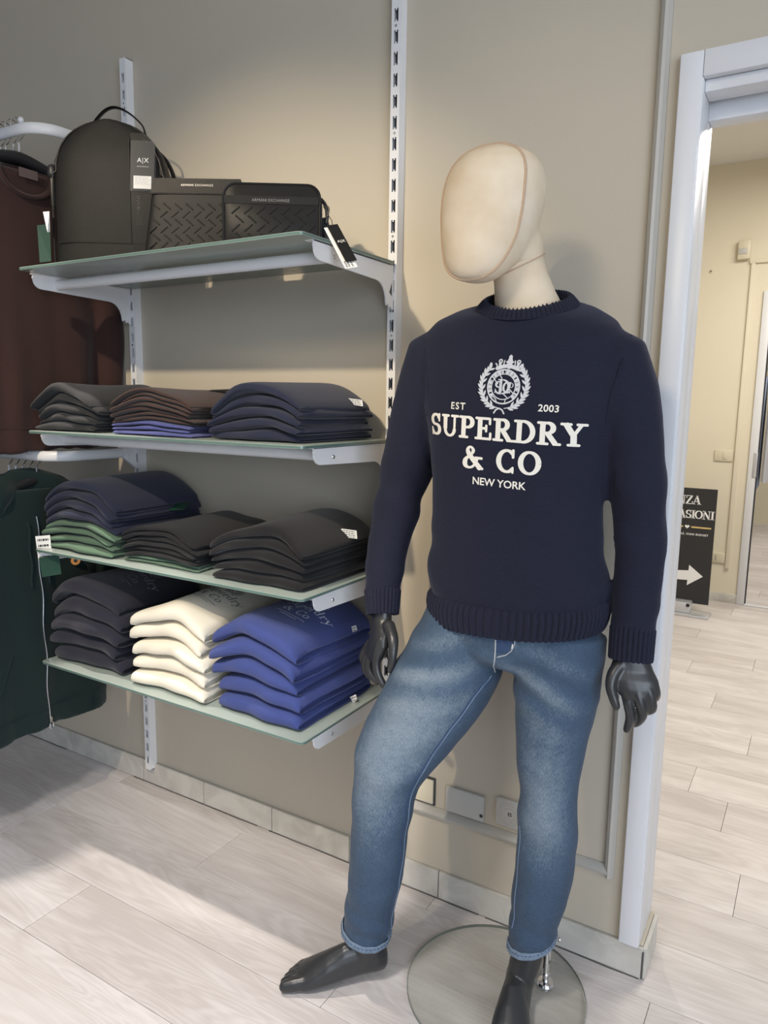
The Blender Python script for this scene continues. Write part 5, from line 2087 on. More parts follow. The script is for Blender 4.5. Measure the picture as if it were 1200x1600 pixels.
# right hand of the figure (left in the picture): thumb side towards the viewer
yr = -0.75
pr_ = palm_rings([(597, 940, -0.278, 20, 0.022, yr), (597, 962, -0.284, 21, 0.022, yr), (596, 982, -0.291, 27, 0.022, yr), (592, 1004, -0.298, 30, 0.021, yr), (586, 1022, -0.302, 28, 0.018, yr), (583, 1030, -0.303, 24, 0.012, yr)])
fr_ = [
    ([at(597, 1000, -0.318), at(591, 1018, -0.326), at(588, 1036, -0.330), at(590, 1052, -0.332), at(597, 1067, -0.332), at(603, 1076, -0.331)], [0.0125, 0.0120, 0.0108, 0.0100, 0.0092, 0.0072]),
    ([at(588, 1006, -0.303), at(580, 1024, -0.306), at(576, 1040, -0.308), at(580, 1054, -0.308), at(590, 1066, -0.308)], [0.0118, 0.0112, 0.0102, 0.0094, 0.0078]),
    ([at(582, 1008, -0.288), at(573, 1026, -0.288), at(570, 1040, -0.288), at(574, 1052, -0.288), at(583, 1060, -0.288)], [0.0112, 0.0106, 0.0098, 0.0090, 0.0074]),
    ([at(578, 1004, -0.274), at(569, 1018, -0.272), at(566, 1028, -0.272), at(570, 1040, -0.272), at(578, 1046, -0.272)], [0.0098, 0.0092, 0.0086, 0.0078, 0.0068]),
    ([at(608, 978, -0.312), at(614, 998, -0.332), at(614, 1018, -0.344), at(612, 1036, -0.348), at(610, 1047, -0.346)], [0.0150, 0.0130, 0.0108, 0.0100, 0.0084]),
]
hand(fr_, pr_, 'hand')

# ================================================================== BAGS ON THE TOP SHELF
def bag_yaw(a):
    return math.radians(a)


# ---- backpack
BP = empty('backpack', (0.195, -0.240, Z1 + 0.0005), bag_yaw(34))
tag(BP, 'black leather-look backpack with top handle and hanging tag on the top shelf', 'backpack')
bw, bd, bh = 0.318, 0.125, 0.405


def bp_outline(z):
    """half width of the backpack at height z: straight sides, domed top."""
    zt = bh - z
    w_ = bw / 2
    if z < 0.02:
        w_ -= 0.010 * (1 - z / 0.02) ** 2
    if zt < 0.15:
        w_ *= math.sqrt(max(0.0, 1 - ((0.15 - zt) / 0.15) ** 2.3))
    return w_ * (1 - 0.05 * max(0, (z - 0.1)) / 0.3)


def bp_front(z, x):
    return -bd / 2 + 0.016 * max(0, (z - 0.12) / 0.28) ** 2 - 0.006 * math.cos(min(1, abs(x) / 0.15) * PI / 2)


rings = []
zz_ = [0.0, 0.006, 0.02, 0.05, 0.09, 0.13, 0.17, 0.21, 0.25, 0.28, 0.31, 0.335, 0.355, 0.372, 0.386, 0.396, 0.402, 0.4045]
for z in zz_:
    hw = max(bp_outline(z), 0.012)
    rg = []
    for k in range(44):
        a = 2 * PI * k / 44
        x = hw * math.copysign(abs(math.cos(a)) ** 0.42, math.cos(a))
        dd = bd / 2 - 0.010 * max(0, (z - 0.30) / 0.1)
        y = math.copysign(abs(math.sin(a)) ** 0.42, math.sin(a)) * dd
        if y < 0:
            y = y * (-bp_front(z, x) / (bd / 2))
        rg.append(Vector((x, y, z)))
    rings.append(rg)
bodym = MB().loft(rings)
body = bodym.build('body', leather_m, BP, local=True, smooth=0.9)


def bface(x, z, off=0.001):
    y = -(bd / 2) * (-bp_front(z, x) / (bd / 2)) - off
    return Vector((x, y, z))


# base panel seam, side panel seam and piping
MB().tube([bface(-0.142 + 0.284 * k / 20, 0.070, 0.0002) for k in range(21)], 0.0016, 6).build('base_seam', leather_dark_m, BP, local=True)
MB().tube([bface(0.062, 0.070 + (0.385 - 0.070) * k / 20, 0.0002) for k in range(19)], 0.0016, 6).build('panel_seam', leather_dark_m, BP, local=True)
edge = []
for k in range(61):
    t = k / 60
    if t < 0.3:
        z = 0.012 + (0.27 - 0.012) * t / 0.3
        x = -bp_outline(z)
    elif t > 0.7:
        z = 0.012 + (0.27 - 0.012) * (1 - t) / 0.3
        x = bp_outline(z)
    else:
        a = PI * (1 - (t - 0.3) / 0.4)
        x = 0.146 * math.copysign(abs(math.cos(a)) ** 0.9, math.cos(a))
        z = 0.262 + 0.138 * math.sin(a) ** 0.9
        x = math.copysign(min(abs(x), max(bp_outline(z), 0.004)), x)
    edge.append(Vector((x * 0.985, -bd / 2 * 0.80 + 0.016 * max(0, (z - 0.12) / 0.28) ** 2, z)))
MB().tube(edge, 0.0030, 6).build('edge_piping', leather_dark_m, BP, local=True)
zp = [p + Vector((0, 0.030, 0.001)) for p in edge]
MB().tube([Vector((p.x * 1.012, p.y, p.z)) for p in zp], 0.0028, 6).build('zip', plastic_black_m, BP, local=True)
# dark strip right of the seam with an embossed patch
sp = MB()
cols, rws = 5, 24
pts = []
for r_ in range(rws + 1):
    z = 0.012 + (0.366 - 0.012) * r_ / rws
    for c in range(cols + 1):
        x = lerp(0.066, min(0.134, bp_outline(z) * 0.93), c / cols)
        pts.append(bface(x, z, 0.0010))
sp.add(pts, [(r_ * (cols + 1) + c, r_ * (cols + 1) + c + 1, (r_ + 1) * (cols + 1) + c + 1, (r_ + 1) * (cols + 1) + c) for r_ in range(rws) for c in range(cols)])
sp.build('side_strip', leather_dark_m, BP, local=True)
pa = MB()
for x0_, x1_, z0_, z1_ in ((0.076, 0.096, 0.118, 0.215),):
    pa.add([bface(x0_, z0_, .0018), bface(x1_, z0_, .0018), bface(x1_, z1_, .0018), bface(x0_, z1_, .0018)], [(0, 1, 2, 3)])
patch = pa.build('logo_patch', leather_emb_m, BP, local=True, smooth=0)
tx = MB()
put2d(tx, sans_geo('ARMANI', 0.0105, 0.01, 1.1), lambda u, v: bface(0.0905 - v, 0.168 + u, 0.0024))
tx.build('lettering', emboss_grey_m if False else emboss_m, patch, local=True, smooth=0)
# handle, shoulder straps
hp_ = catmull([(-0.055, 0.012, bh - 0.012), (-0.050, 0.014, bh + 0.010), (-0.020, 0.016, bh + 0.042), (0.010, 0.016, bh + 0.050), (0.045, 0.015, bh + 0.036), (0.080, 0.013, bh + 0.006), (0.090, 0.012, bh - 0.020)], 6)
MB().tube(hp_, 0.0105, 10, up=(0, 1, 0), flat=0.22).build('handle', leather_dark_m, BP, local=True)
for sd, pts in ((1, [(0.10, 0.066, 0.362), (0.135, 0.075, 0.33), (0.158, 0.080, 0.27), (0.166, 0.080, 0.20), (0.160, 0.076, 0.12), (0.150, 0.066, 0.05)]), (-1, [(-0.10, 0.066, 0.362), (-0.135, 0.075, 0.33), (-0.160, 0.080, 0.27), (-0.166, 0.078, 0.20), (-0.158, 0.074, 0.12), (-0.150, 0.066, 0.05)])):
    MB().tube(catmull(pts, 6), 0.017, 10, up=(0, 1, 0), flat=0.35).build('shoulder_strap', leather_dark_m, BP, local=True)
# loop and pull at the left side, zip pull on the right
MB().tube(catmull([(-0.085, -0.02, 0.345), (-0.125, -0.025, 0.335), (-0.150, -0.03, 0.300), (-0.157, -0.032, 0.262)], 6), 0.0014, 6).build('cord', plastic_black_m, BP, local=True)
pl_ = MB()
pl_.tube([(-0.160, -0.030, 0.272), (-0.160, -0.030, 0.258)], [0.013, 0.015], 12, round_ends=True)
pl_.tube([(-0.160, -0.030, 0.255), (-0.161, -0.031, 0.175)], [0.0085, 0.007], 10, round_ends=True)
pl_.build('strap_end', plastic_black_m, BP, local=True)
MB().tube(catmull([(0.138, -0.045, 0.215), (0.146, -0.060, 0.190), (0.142, -0.070, 0.160), (0.134, -0.072, 0.140)], 5), 0.006, 8, flat=0.6).build('zip_pull', plastic_black_m, BP, local=True)
MB().tube(catmull([(0.10, -0.055, 0.352), (0.128, -0.060, 0.325), (0.150, -0.062, 0.270), (0.158, -0.064, 0.215), (0.156, -0.062, 0.150)], 6), 0.0012, 6).build('tag_cord', plastic_black_m, BP, local=True)


def tag_local(name, parent, fn, w_, h_, mat, texts, sleeve=True, label_h=0.0):
    """Hang tag in the plane fn(u, v, d) with u right, v up, d out."""
    r = MB()
    r.add([fn(-w_ / 2, -h_ / 2, 0), fn(w_ / 2, -h_ / 2, 0), fn(w_ / 2, h_ / 2, 0), fn(-w_ / 2, h_ / 2, 0), fn(-w_ / 2, -h_ / 2, .0012), fn(w_ / 2, -h_ / 2, .0012), fn(w_ / 2, h_ / 2, .0012), fn(-w_ / 2, h_ / 2, .0012)],
          [(3, 2, 1, 0), (4, 5, 6, 7), (0, 1, 5, 4), (1, 2, 6, 5), (2, 3, 7, 6), (3, 0, 4, 7)])
    card = r.build(name, mat, parent, local=True, smooth=0)
    for txt, sz, dv, m_ in texts:
        t = MB()
        put2d(t, sans_geo(txt, sz, 0.0, 1.1), lambda u, v: fn(u, v + dv, 0.0017))
        t.build('tag_lettering', m_, card, local=True, smooth=0)
    return card


def bp_tag(u, v, d):
    return bface(0.100 + u + 0.04 * v, 0.276 + v, 0.006 + d)


card = tag_local('hang_tag', BP, bp_tag, 0.060, 0.125, tag_black_m, [('A|X', 0.0125, 0.010, paper_m), ('ARMANI EXCHANGE', 0.0022, -0.002, paper_m)])
st_ = MB()
st_.add([bp_tag(-0.024, -0.060, .0016), bp_tag(0.024, -0.060, .0016), bp_tag(0.024, -0.026, .0016), bp_tag(-0.024, -0.026, .0016)], [(0, 1, 2, 3)])
st_.build('price_sticker', paper_m, card, local=True, smooth=0)
pr = MB()
rnd = random.Random(4)
for i in range(6):
    z = -0.029 - i * 0.0036
    x = -0.020
    while x < 0.015:
        l_ = rnd.uniform(0.003, 0.009)
        pr.add([bp_tag(x, z - .0014, .0019), bp_tag(x + l_, z - .0014, .0019), bp_tag(x + l_, z, .0019), bp_tag(x, z, .0019)], [(0, 1, 2, 3)])
        x += l_ + 0.002
p_ = pr.build('sticker_print', grey_plate_m, card, local=True, smooth=0)
sl = MB()
sl.add([bp_tag(-0.033, -0.067, .0026), bp_tag(0.033, -0.067, .0026), bp_tag(0.033, 0.068, .0026), bp_tag(-0.033, 0.068, .0026)], [(0, 1, 2, 3)])
sl.build('tag_sleeve', sleeve_m, card, local=True, smooth=0)


# ---- embossed panels: herringbone dashes standing in relief
def herring(mb, inside, fn, x0_, x1_, z0_, z1_, L=0.026, W=0.0040, step=0.0300, ang=40, hgt=0.0016):
    row = 0
    z = z0_
    while z < z1_:
        x = x0_ + (row % 2) * step * 0.30
        a = math.radians(ang if row % 2 == 0 else -ang)
        k = 0
        while x < x1_:
            dx, dz = math.cos(a) * L / 2, math.sin(a) * L / 2
            nx, nz = -math.sin(a) * W / 2, math.cos(a) * W / 2
            if inside(x + dx, z + dz) and inside(x - dx, z - dz):
                c = [(x - dx - nx, z - dz - nz), (x + dx - nx, z + dz - nz), (x + dx + nx, z + dz + nz), (x - dx + nx, z - dz + nz)]
                i_ = [(x - dx * .9 - nx * .35, z - dz * .9 - nz * .35), (x + dx * .9 - nx * .35, z + dz * .9 - nz * .35), (x + dx * .9 + nx * .35, z + dz * .9 + nz * .35), (x - dx * .9 + nx * .35, z - dz * .9 + nz * .35)]
                mb.add([fn(u, v, 0.0) for u, v in c] + [fn(u, v, hgt) for u, v in i_], [(0, 1, 5, 4), (1, 2, 6, 5), (2, 3, 7, 6), (3, 0, 4, 7), (4, 5, 6, 7)])
            x += step
            k += 1
        z += L * math.sin(abs(a)) + 0.0035
        row += 1


# ---- flat messenger pouch
MP = empty('messenger_bag', (0.500, -0.215, Z1 + 0.0005), bag_yaw(31))
tag(MP, 'flat black messenger bag with embossed chevrons, between backpack and camera bag', 'messenger bag')
mw0, mw1, mh, md = 0.152, 0.118, 0.220, 0.036          # half widths at foot and top, height, depth
rings = []
for t in (0.0, 0.02, 0.06, 0.2, 0.4, 0.6, 0.8, 0.93, 0.98, 1.0):
    hw = lerp(mw0, mw1, t)
    dd = md * (1 - 0.45 * t) * (0.8 if t in (0.0, 1.0) else 1.0)
    hw *= 0.985 if t in (0.0, 1.0) else 1
    rings.append([Vector((hw * math.copysign(abs(math.cos(2 * PI * k / 36)) ** 0.35, math.cos(2 * PI * k / 36)), dd / 1 * math.copysign(abs(math.sin(2 * PI * k / 36)) ** 0.4, math.sin(2 * PI * k / 36)) * 0.62, t * mh)) for k in range(36)])
MB().loft(rings).build('body', leather_emb_m, MP, local=True, smooth=0.9)
mfn = lambda u, v, d: Vector((u, -(md * (1 - 0.45 * v / mh)) * 0.62 - d, v))
hb_ = MB()
herring(hb_, lambda u, v: abs(u) < lerp(mw0, mw1, v / mh) - 0.006 and 0.004 < v < 0.176, mfn, -0.15, 0.155, 0.008, 0.18)
o = hb_.build('embossed_chevrons', leather_emb_m, MP, local=True, smooth=0)
o['kind'] = 'stuff'
bm_ = MB()
bm_.add([mfn(-0.124, 0.184, .001), mfn(0.124, 0.184, .001), mfn(0.117, 0.222, .001), mfn(-0.117, 0.222, .001)], [(0, 1, 2, 3)])
tb = bm_.build('top_band', leather_dark_m, MP, local=True, smooth=0)
t_ = MB()
put2d(t_, sans_geo('ARMANI EXCHANGE', 0.0058, 0.0, 1.15), lambda u, v: mfn(u, v + 0.202, 0.0016))
t_.build('lettering', emboss_grey_m, tb, local=True, smooth=0)
MB().tube([mfn(-0.126, 0.182, .0008), mfn(0.126, 0.182, .0008)], 0.0014, 6).build('band_seam', leather_dark_m, MP, local=True)

# ---- small camera bag
KB = empty('camera_bag', (0.800, -0.268, Z1 + 0.0005), bag_yaw(33))
tag(KB, 'small black boxy crossbody bag with chevron embossing and zip at the shelf end', 'crossbody bag')
kw, kh, kd = 0.116, 0.152, 0.058


def rrect(hw, z0_, z1_, r_, n=6):
    pts = []
    for cx_, cz_, a0 in ((hw - r_, z0_ + r_ * .6, -PI / 2), (hw - r_, z1_ - r_, 0), (-hw + r_, z1_ - r_, PI / 2), (-hw + r_, z0_ + r_ * .6, PI)):
        ry = r_ * .6 if cz_ < z0_ + r_ else r_
        for k in range(n + 1):
            a = a0 + PI / 2 * k / n
            pts.append((cx_ + r_ * math.cos(a), cz_ + ry * math.sin(a)))
    return pts


rings = []
for y, k in ((-kd / 2, 0.95), (-kd / 2 + 0.003, 0.985), (-kd / 2 + 0.008, 1.0), (0, 1.0), (kd / 2 - 0.008, 1.0), (kd / 2 - 0.002, 0.98), (kd / 2, 0.94)):
    rings.append([Vector((u * k, y, kh / 2 + (v - kh / 2) * (k if y not in (0,) else 1) if True else v)) for u, v in rrect(kw, 0.001, kh, 0.030)])
MB().loft(rings).build('body', leather_emb_m, KB, local=True, smooth=0.9)
kfn = lambda u, v, d: Vector((u, -kd / 2 - d, v))
for yy, rr in ((-kd / 2 + 0.003, 0.0032), (kd / 2 - 0.004, 0.0030)):
    ol = [Vector((u * 0.995, yy, v)) for u, v in rrect(kw, 0.001, kh, 0.030)]
    MB().tube(ol + [ol[0]], rr, 8, cap=False).build('piping', leather_dark_m, KB, local=True)
hb_ = MB()
herring(hb_, lambda u, v: abs(u) < kw - 0.008 and (0.008 < v < 0.104 or 0.124 < v < 0.142) and not (v > 0.12 and abs(u) > kw - 0.022), kfn, -kw, kw, 0.010, 0.145, L=0.026, step=0.0300)
o = hb_.build('embossed_chevrons', leather_emb_m, KB, local=True, smooth=0)
o['kind'] = 'stuff'
fb = MB()
fb.add([kfn(-kw + .003, 0.106, .0012), kfn(kw - .003, 0.106, .0012), kfn(kw - .003, 0.124, .0012), kfn(-kw + .003, 0.124, .0012)], [(0, 1, 2, 3)])
fb_ = fb.build('front_band', leather_dark_m, KB, local=True, smooth=0)
t_ = MB()
put2d(t_, sans_geo('ARMANI EXCHANGE', 0.0065, 0.0, 1.05), lambda u, v: kfn(u - 0.002, v + 0.1115, 0.0017))
t_.build('lettering', emboss_grey_m, fb_, local=True, smooth=0)
zr = [Vector((kw * 1.0 + 0.001, 0.0, 0.03 + 0.08 * k / 8)) for k in range(9)]
MB().tube(zr, 0.003, 6).build('zip', plastic_black_m, KB, local=True)
pu = MB()
pu.tube(catmull([(kw, 0.002, 0.128), (kw + 0.012, -0.004, 0.112), (kw + 0.016, -0.006, 0.088), (kw + 0.014, -0.006, 0.070)], 5), 0.0045, 8)
pu.tube(catmull([(kw + 0.004, -0.004, 0.118), (kw + 0.020, -0.010, 0.105), (kw + 0.016, -0.010, 0.085), (kw + 0.008, -0.008, 0.080)], 5), 0.002, 6)
pu.build('zip_pull', plastic_black_m, KB, local=True)
stp = MB()
stp.tube(catmull([(kw + 0.004, 0.010, 0.085), (kw + 0.014, 0.004, 0.050), (kw + 0.016, 0.0, 0.020), (kw + 0.030, 0.010, 0.006), (kw + 0.010, 0.030, 0.006)], 6), 0.012, 10, flat=0.35)
stp.build('shoulder_strap', plastic_black_m, KB, local=True)
# swing tag hanging over the shelf end
A0, A1 = at(519, 352, -0.300), at(549, 408, -0.335)
rt = Vector((0.80, 0.55, -0.15)).normalized()
dn = (A1 - A0).normalized()
rt = (rt - dn * rt.dot(dn)).normalized()
TG = empty('swing_tag', A1)
nn = rt.cross(dn).normalized()
if nn.dot(CAM_C - A0) < 0:
    nn = -nn
tf = lambda u, v, d: A0.lerp(A1, 0.5) + rt * u - dn * v + nn * d
hl = (A1 - A0).length / 2
cd = MB()
cd.add([tf(-0.013, -hl, 0), tf(0.013, -hl, 0), tf(0.013, hl, 0), tf(-0.013, hl, 0), tf(-0.013, -hl, .0016), tf(0.013, -hl, .0016), tf(0.013, hl, .0016), tf(-0.013, hl, .0016)], [(3, 2, 1, 0), (4, 5, 6, 7), (0, 1, 5, 4), (1, 2, 6, 5), (2, 3, 7, 6), (3, 0, 4, 7)])
cd.build('card', tag_black_m, TG, smooth=0)
t_ = MB()
put2d(t_, sans_geo('A|X', 0.0080, 0.0, 1.0), lambda u, v: tf(u, v + 0.0, 0.0022), rot=0.0)
t_.build('lettering', paper_m, TG, smooth=0)
pc = MB()
pf = lambda u, v: tf(u - 0.008, v, -0.004)
pc.add([pf(-0.012, -hl - 0.016), pf(0.018, -hl - 0.016), pf(0.014, hl), pf(-0.012, hl)], [(0, 1, 2, 3)])
pc.build('price_card', paper_m, TG, smooth=0)
pk = MB()
for i in range(4):
    for x in (-0.008, -0.002, 0.006):
        v = -hl - 0.012 + i * 0.005
        pk.add([tf(x - .008, v, -.0034), tf(x - .004, v, -.0034), tf(x - .004, v + .0025, -.0034), tf(x - .008, v + .0025, -.0034)], [(0, 1, 2, 3)])
pk.build('printing', ink_m, TG, smooth=0)
MB().tube(catmull([at(505, 322, -0.27), at(512, 335, -0.280), at(518, 344, -0.29), A0], 5), 0.0009, 6).build('string', plastic_black_m, TG)
tag(TG, 'black and white swing tag of the crossbody bag hanging over the shelf end', 'price tag')

# ================================================================== CLOTHES RAILS AT THE LEFT
RYL = -0.330


def rail_path(z):
    pts = [(-0.012, -UF, z), (-0.012, -0.20, z), (-0.013, -0.245, z)]
    for k in range(9):
        a = (PI / 2) * k / 8
        pts.append((-0.013 - 0.085 * (1 - math.cos(a)), -0.245 - 0.085 * math.sin(a), z))
    pts += [(-0.14, RYL, z), (-0.3, RYL, z), (-0.6, RYL, z), (-0.95, RYL, z)]
    return pts


def rail_(z, label):
    r = empty('clothes_rail', (-0.3, -UF, z - 0.05))
    MB().tube(rail_path(z), 0.0165, 14, up=(0, 0, 1), flat=0.62).build('bar', white_metal_m, r, smooth=1.0)
    MB().ball((-0.090, RYL + 0.002, z + 0.024), 0.009, 12, 8).build('stop_knob', white_metal_m, r)
    MB().tube([(-0.090, RYL + 0.002, z + 0.008), (-0.090, RYL + 0.002, z + 0.022)], 0.003, 8).build('knob_stem', white_metal_m, r)
    b_ = MB()
    b_.prism([(-UF, z + 0.028), (-0.075, z + 0.018), (-0.075, z - 0.020), (-UF, z - 0.055)], lambda u, v, d: Vector((d, u, v)), -0.0215, -0.003)
    b_.build('rail_bracket', white_metal_m, r, smooth=0, bevel=0.002)
    tag(r, label, 'clothes rail', 'white clothes rails')


ZU, ZLo = 2.178, 1.222
rail_(ZU, 'upper white clothes rail bent round behind the backpack')
rail_(ZLo, 'lower white clothes rail above the green zip hoodies')


def hanger(x, z, label, group, yaw=0.0):
    """Steel hook with a broad black plastic shoulder; the arms run towards and away from the wall."""
    r = empty('clothes_hanger', (x, RYL, z - 0.12), yaw)
    pts = []
    rr = 0.0215
    for k in range(11):
        a = math.radians(200 - 200 * k / 10)
        pts.append((0.0, rr * math.cos(a), 0.12 + rr * math.sin(a) * 0.95 + 0.0))
    pts += [(0, rr * 0.9, 0.100), (0, 0.008, 0.082), (0, 0.0, 0.070), (0, 0.0, 0.045)]
    MB().tube(catmull(pts, 2), 0.0019, 8).build('hook', chrome_m, r, local=True)
    MB().tube([(0, 0, 0.070), (0, 0, 0.036)], 0.0042, 10).build('ferrule', chrome_m, r, local=True)
    rings = []
    for k in range(23):
        t = -1 + 2 * k / 22
        y = t * 0.20
        zc_ = 0.030 - 0.060 * abs(t) ** 1.5
        wx = 0.012 + 0.014 * abs(t) ** 1.2
        hz_ = 0.017 * (1 - 0.25 * abs(t) ** 3)
        if k in (0, 22):
            wx *= 0.5
            hz_ *= 0.5
        rings.append([Vector((wx * math.cos(2 * PI * q / 14), y, zc_ + hz_ * math.sin(2 * PI * q / 14))) for q in range(14)])
    MB().loft(rings).build('shoulder', plastic_black_m, r, local=True, smooth=1.0)
    tag(r, label, 'hanger', group)
    return r


def garment(name, x, ztop, length, mat, label, group, front, kind, seed, yaw=0.0, hw=0.255, ht=0.026, yo=0.0):
    """Sweatshirt hanging on a hanger; its chest faces +x."""
    rnd = random.Random(seed)
    ph = [rnd.uniform(0, 6.28) for _ in range(5)]
    r = empty(name, (x, RYL + yo, ztop - length), yaw)
    m = MB()
    rings = []
    for i in range(20):
        t = i / 19
        z = length * (1 - t) - 0.012
        if t < 0.10:
            w_ = lerp(0.09, hw * 0.74, (t / 0.10) ** 0.75)
        else:
            w_ = lerp(hw * 0.74, hw * 0.90, min(1, (t - 0.10) / 0.3))
        if t > 0.90:
            w_ *= 0.965
        d = lerp(0.024, ht, min(1, t * 3))
        dr = 0.0
        if t < 0.12:
            dr = 0
        rg = []
        for k in range(40):
            a = 2 * PI * k / 40
            y = w_ * math.copysign(abs(math.cos(a)) ** 0.75, math.cos(a))
            xx = d * math.sin(a)
            fold = (0.013 if front else 0.006) * t * math.sin(3.2 * PI * y / hw + ph[0]) + 0.005 * t * math.sin(7 * y / hw + ph[1])
            slope = -0.30 * max(0, abs(y) - 0.06) if t < 0.12 else 0.0
            if t < 0.12:
                slope *= 1 - t / 0.12
            rg.append(Vector((xx + fold, y, z + slope + 0.006 * t * math.sin(4 * y / hw + ph[2]))))
        rings.append(rg)
    m.loft(rings)
    for sd in (-1, 1):
        sp_ = [(0.0, sd * hw * 0.52, length - 0.055), (0.0, sd * hw * 0.74, length - 0.105), (0.006, sd * hw * 0.90, length - 0.22), (0.010 + 0.006 * math.sin(ph[3]), sd * hw * 0.965, length - 0.40), (0.012, sd * hw * 0.985, length - 0.56), (0.010, sd * hw * 0.96, length - 0.66)]
        Q = catmull(sp_, 4)
        m.tube(Q, [lerp(0.032, 0.024, i / (len(Q) - 1)) for i in range(len(Q))], 18, up=(1, 0, 0), flat=1.75, round_ends=False)
    me = fuse(m, 0.0085, 6)

    def fl(co):
        t = 1 - co.z / length
        return 0.0030 * noise.noise(co * 7 + Vector((seed, 0, 0))) + 0.0032 * max(0, t) * math.sin(46 * co.y + 5 * noise.noise(co * 3) + ph[4])
    displace(me, fl)
    me.materials.clear()
    me.materials.append(mat)
    ob = link_mesh('body', me, mat, r)
    bv = bvh_of(me)

    def fs(y, z, off=0.0012):
        h = bv.ray_cast(Vector((0.5, y, z)), Vector((-1, 0, 0)))
        return h[0] + Vector((off, 0, 0)) if h[0] is not None else None

    # ribbed waistband line
    P = [fs(-hw * 0.82 + hw * 1.64 * k / 24, 0.062, 0.0004) for k in range(25)]
    P = [p for p in P if p is not None]
    MB().tube(P, 0.0016, 6).build('waistband_seam', mat, r, local=True)
    if front:
        if kind == 'crew':
            # neck opening: dark inside, rib collar, woven label
            cl = []
            for k in range(41):
                a = 2 * PI * k / 40
                y = 0.082 * math.cos(a)
                zz2 = length - 0.030 + 0.060 * math.sin(a) * (1.0 if math.sin(a) < 0 else 0.35)
                xx = 0.030 if math.sin(a) < 0 else 0.030 - 0.055 * math.sin(a)
                q = fs(y, zz2, 0.002)
                if math.sin(a) < 0.2 and q is not None:
                    xx = q.x + 0.002
                cl.append(Vector((xx, y, zz2)))
            MB().tube(cl, 0.0115, 12, flat=0.55, cap=False).build('collar', mat, r, local=True, smooth=1.0)
            ins = MB()
            c0 = sum(cl, Vector()) / len(cl)
            ins.add([c0 + Vector((-0.012, 0, 0))] + [p * 1.0 for p in cl[:-1]], [(0, 1 + k, 1 + (k + 1) % 40) for k in range(40)])
            ins.build('neck_inside', brown_tee, r, local=True, smooth=1.0)
            lb = MB()
            f0 = lambda u, v: Vector((0.034, u, length - 0.028 + v))
            lb.add([f0(-0.030, -0.013), f0(0.030, -0.013), f0(0.030, 0.013), f0(-0.030, 0.013)], [(0, 1, 2, 3)])
            lb.build('neck_label', sleeve_label_m, r, local=True, smooth=0)
        else:
            # zip, hood, drawstrings, pocket
            zp = [fs(0.0 + 0.004 * math.sin(k * 0.7), length - 0.10 - (length - 0.115) * k / 30, 0.002) for k in range(31)]
            zp = [p for p in zp if p is not None]
            MB().tube(zp, 0.0030, 8, flat=0.7).build('zip', steel_m, r, local=True)
            sl_ = MB()
            e0 = zp[-1]
            sl_.box(e0 + Vector((0.003, 0, 0.010)), (0.005, 0.010, 0.014))
            ringp = [e0 + Vector((0.006, 0.0065 * math.cos(2 * PI * k / 14), -0.010 + 0.012 * math.sin(2 * PI * k / 14))) for k in range(15)]
            sl_.tube(ringp, 0.0016, 6, cap=False)
            sl_.build('zip_pull', chrome_m, r, local=True, smooth=0.5)
            hd_ = MB()
            rings_ = []
            for k in range(15):
                t_ = k / 14
                a_ = lerp(-1.15, 1.15, t_) * PI / 1.6
                cc = Vector((0.020 - 0.050 * math.cos(a_) ** 2, 0.118 * math.sin(a_), length - 0.050 + 0.046 * math.cos(a_)))
                rr_ = 0.020 + 0.022 * math.cos(a_ * 0.75)
                ta = Vector((0.06 * math.sin(2 * a_), 0.118 * math.cos(a_), -0.046 * math.sin(a_))).normalized()
                ua = (Vector((1, 0, 0)) - ta * ta.x).normalized()
                va = ta.cross(ua)
                rings_.append([cc + ua * (rr_ * 0.75 * math.cos(2 * PI * q / 16)) + va * (rr_ * 1.25 * math.sin(2 * PI * q / 16)) for q in range(16)])
            hd_.loft(rings_)
            hm_ = fuse(hd_, 0.008, 8)
            displace(hm_, lambda co: 0.004 * noise.noise(co * 14) + 0.003 * math.sin(70 * co.z + 22 * co.y))
            hm_.materials.append(mat)
            link_mesh('hood', hm_, mat, r)
            for yy in (-0.030, 0.036):
                dp_ = [fs(yy + 0.003 * math.sin(k), length - 0.115 - 0.017 * k, 0.004) for k in range(13)]
                MB().tube([p for p in dp_ if p is not None], 0.0028, 6).build('drawstring', hoodie_green, r, local=True)
            for sd in (-1, 1):
                pk_ = [fs(sd * (0.155 - 0.05 * k / 10), 0.150 + 0.012 * k, 0.001) for k in range(11)]
                MB().tube([p for p in pk_ if p is not None], 0.0022, 6).build('pocket_seam', mat, r, local=True)
    tag(r, label, 'sweatshirt' if kind == 'crew' else 'hoodie', group)
    return r


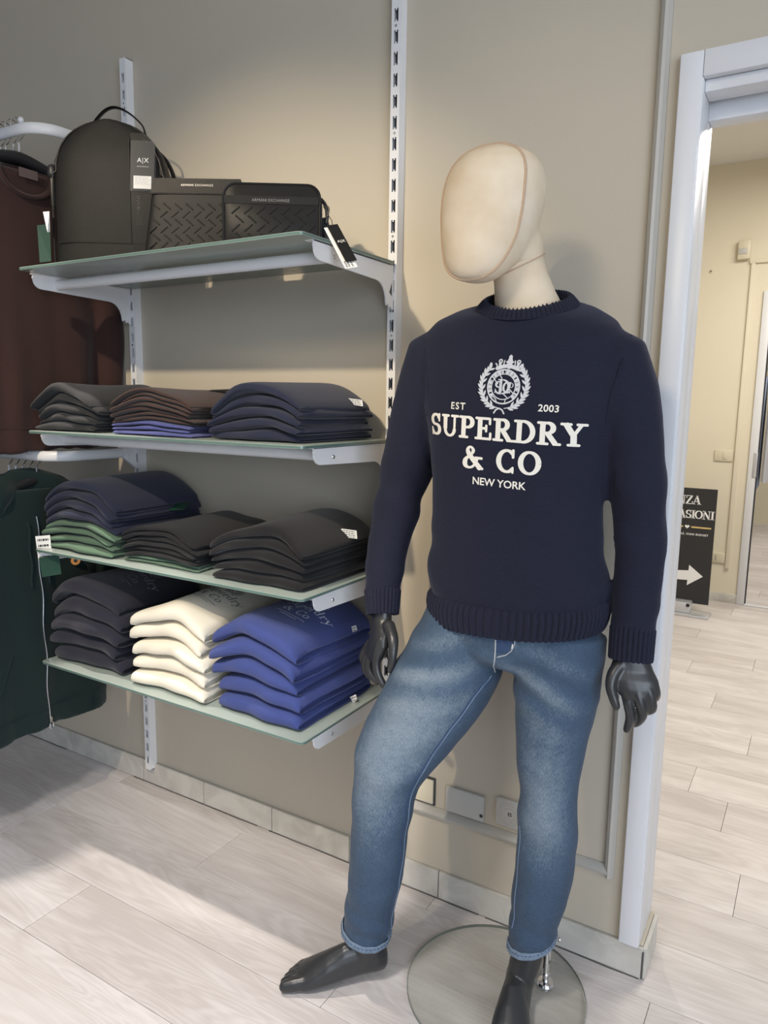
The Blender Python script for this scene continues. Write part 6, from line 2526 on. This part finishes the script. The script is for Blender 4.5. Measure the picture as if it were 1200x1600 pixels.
names = ['rightmost', 'second from right', 'third from right', 'fourth from right', 'fifth from right', 'sixth from right']
for i in range(6):
    hanger(-0.105 - 0.026 * i - (0.012 if i > 1 else 0) - (0.012 if i > 3 else 0), ZU + 0.012, f'black hanger on the upper rail, {names[i]}', 'hangers on the upper rail')
for i in range(5):
    hanger(-0.108 - 0.036 * i, ZLo + 0.012, f'black hanger on the lower rail, {names[i]}', 'hangers on the lower rail')
for i in range(5):
    garment('hanging_sweatshirt', -0.100 - 0.070 * i, ZU - 0.100, 0.83, brown_cloth, f'dark brown crew-neck sweatshirt on the upper rail, {names[i]}', 'brown sweatshirts on the upper rail', i == 0, 'crew', 40 + i, hw=0.292)
for i in range(5):
    garment('zip_hoodie', -0.100 - 0.072 * i, ZLo - 0.085, 0.79 + 0.012 * (i % 2), hoodie_green, f'bottle green zip hoodie on the lower rail, {names[i]}', 'green hoodies on the lower rail', i == 0, 'zip', 60 + i, yaw=0.03, hw=0.300, yo=-0.035)

# tags hanging from the garments
hang_tag('price_tag', [at(55, 838, -0.42), at(78, 836, -0.40), at(82, 872, -0.40), at(60, 876, -0.42)], paper_m, 'white price tag hanging on the front green hoodie', lines=4, group='white price tags')
hang_tag('green_swing_tag', [at(60, 872, -0.425), at(92, 866, -0.395), at(96, 897, -0.395), at(66, 902, -0.425)], tag_green_m, 'dark green swing tag behind the price tag of the front hoodie')
hang_tag('price_tag', [at(67, 331, -0.40), at(77, 330, -0.39), at(78, 362, -0.39), at(74, 363, -0.40)], paper_m, 'white price tag on the brown sweatshirt beside the backpack', group='white price tags')
hang_tag('green_swing_tag', [at(58, 352, -0.40), at(78, 350, -0.385), at(80, 408, -0.385), at(62, 410, -0.40)], tag_green_m, 'dark green swing tag on the brown sweatshirt beside the backpack')
oc = at(118, 876, -0.235)
ot = empty('round_tag', oc - Vector((0, 0, 0.015)))
MB().lathe([(0.0005, 0.0), (0.0145, 0.0), (0.0145, 0.0012), (0.0005, 0.0012)], oc, 24, axis=(0.85, -0.52, 0.05)).build('disc', tag_orange_m, ot, smooth=0.5)
MB().lathe([(0.0005, 0.0), (0.0060, 0.0), (0.0060, 0.0004), (0.0005, 0.0004)], oc + Vector((0.85, -0.52, 0.05)).normalized() * 0.0013, 16, axis=(0.85, -0.52, 0.05)).build('print', ink_m, ot, smooth=0.5)
tag(ot, 'small round orange tag on the hoodies just under the third shelf', 'tag')
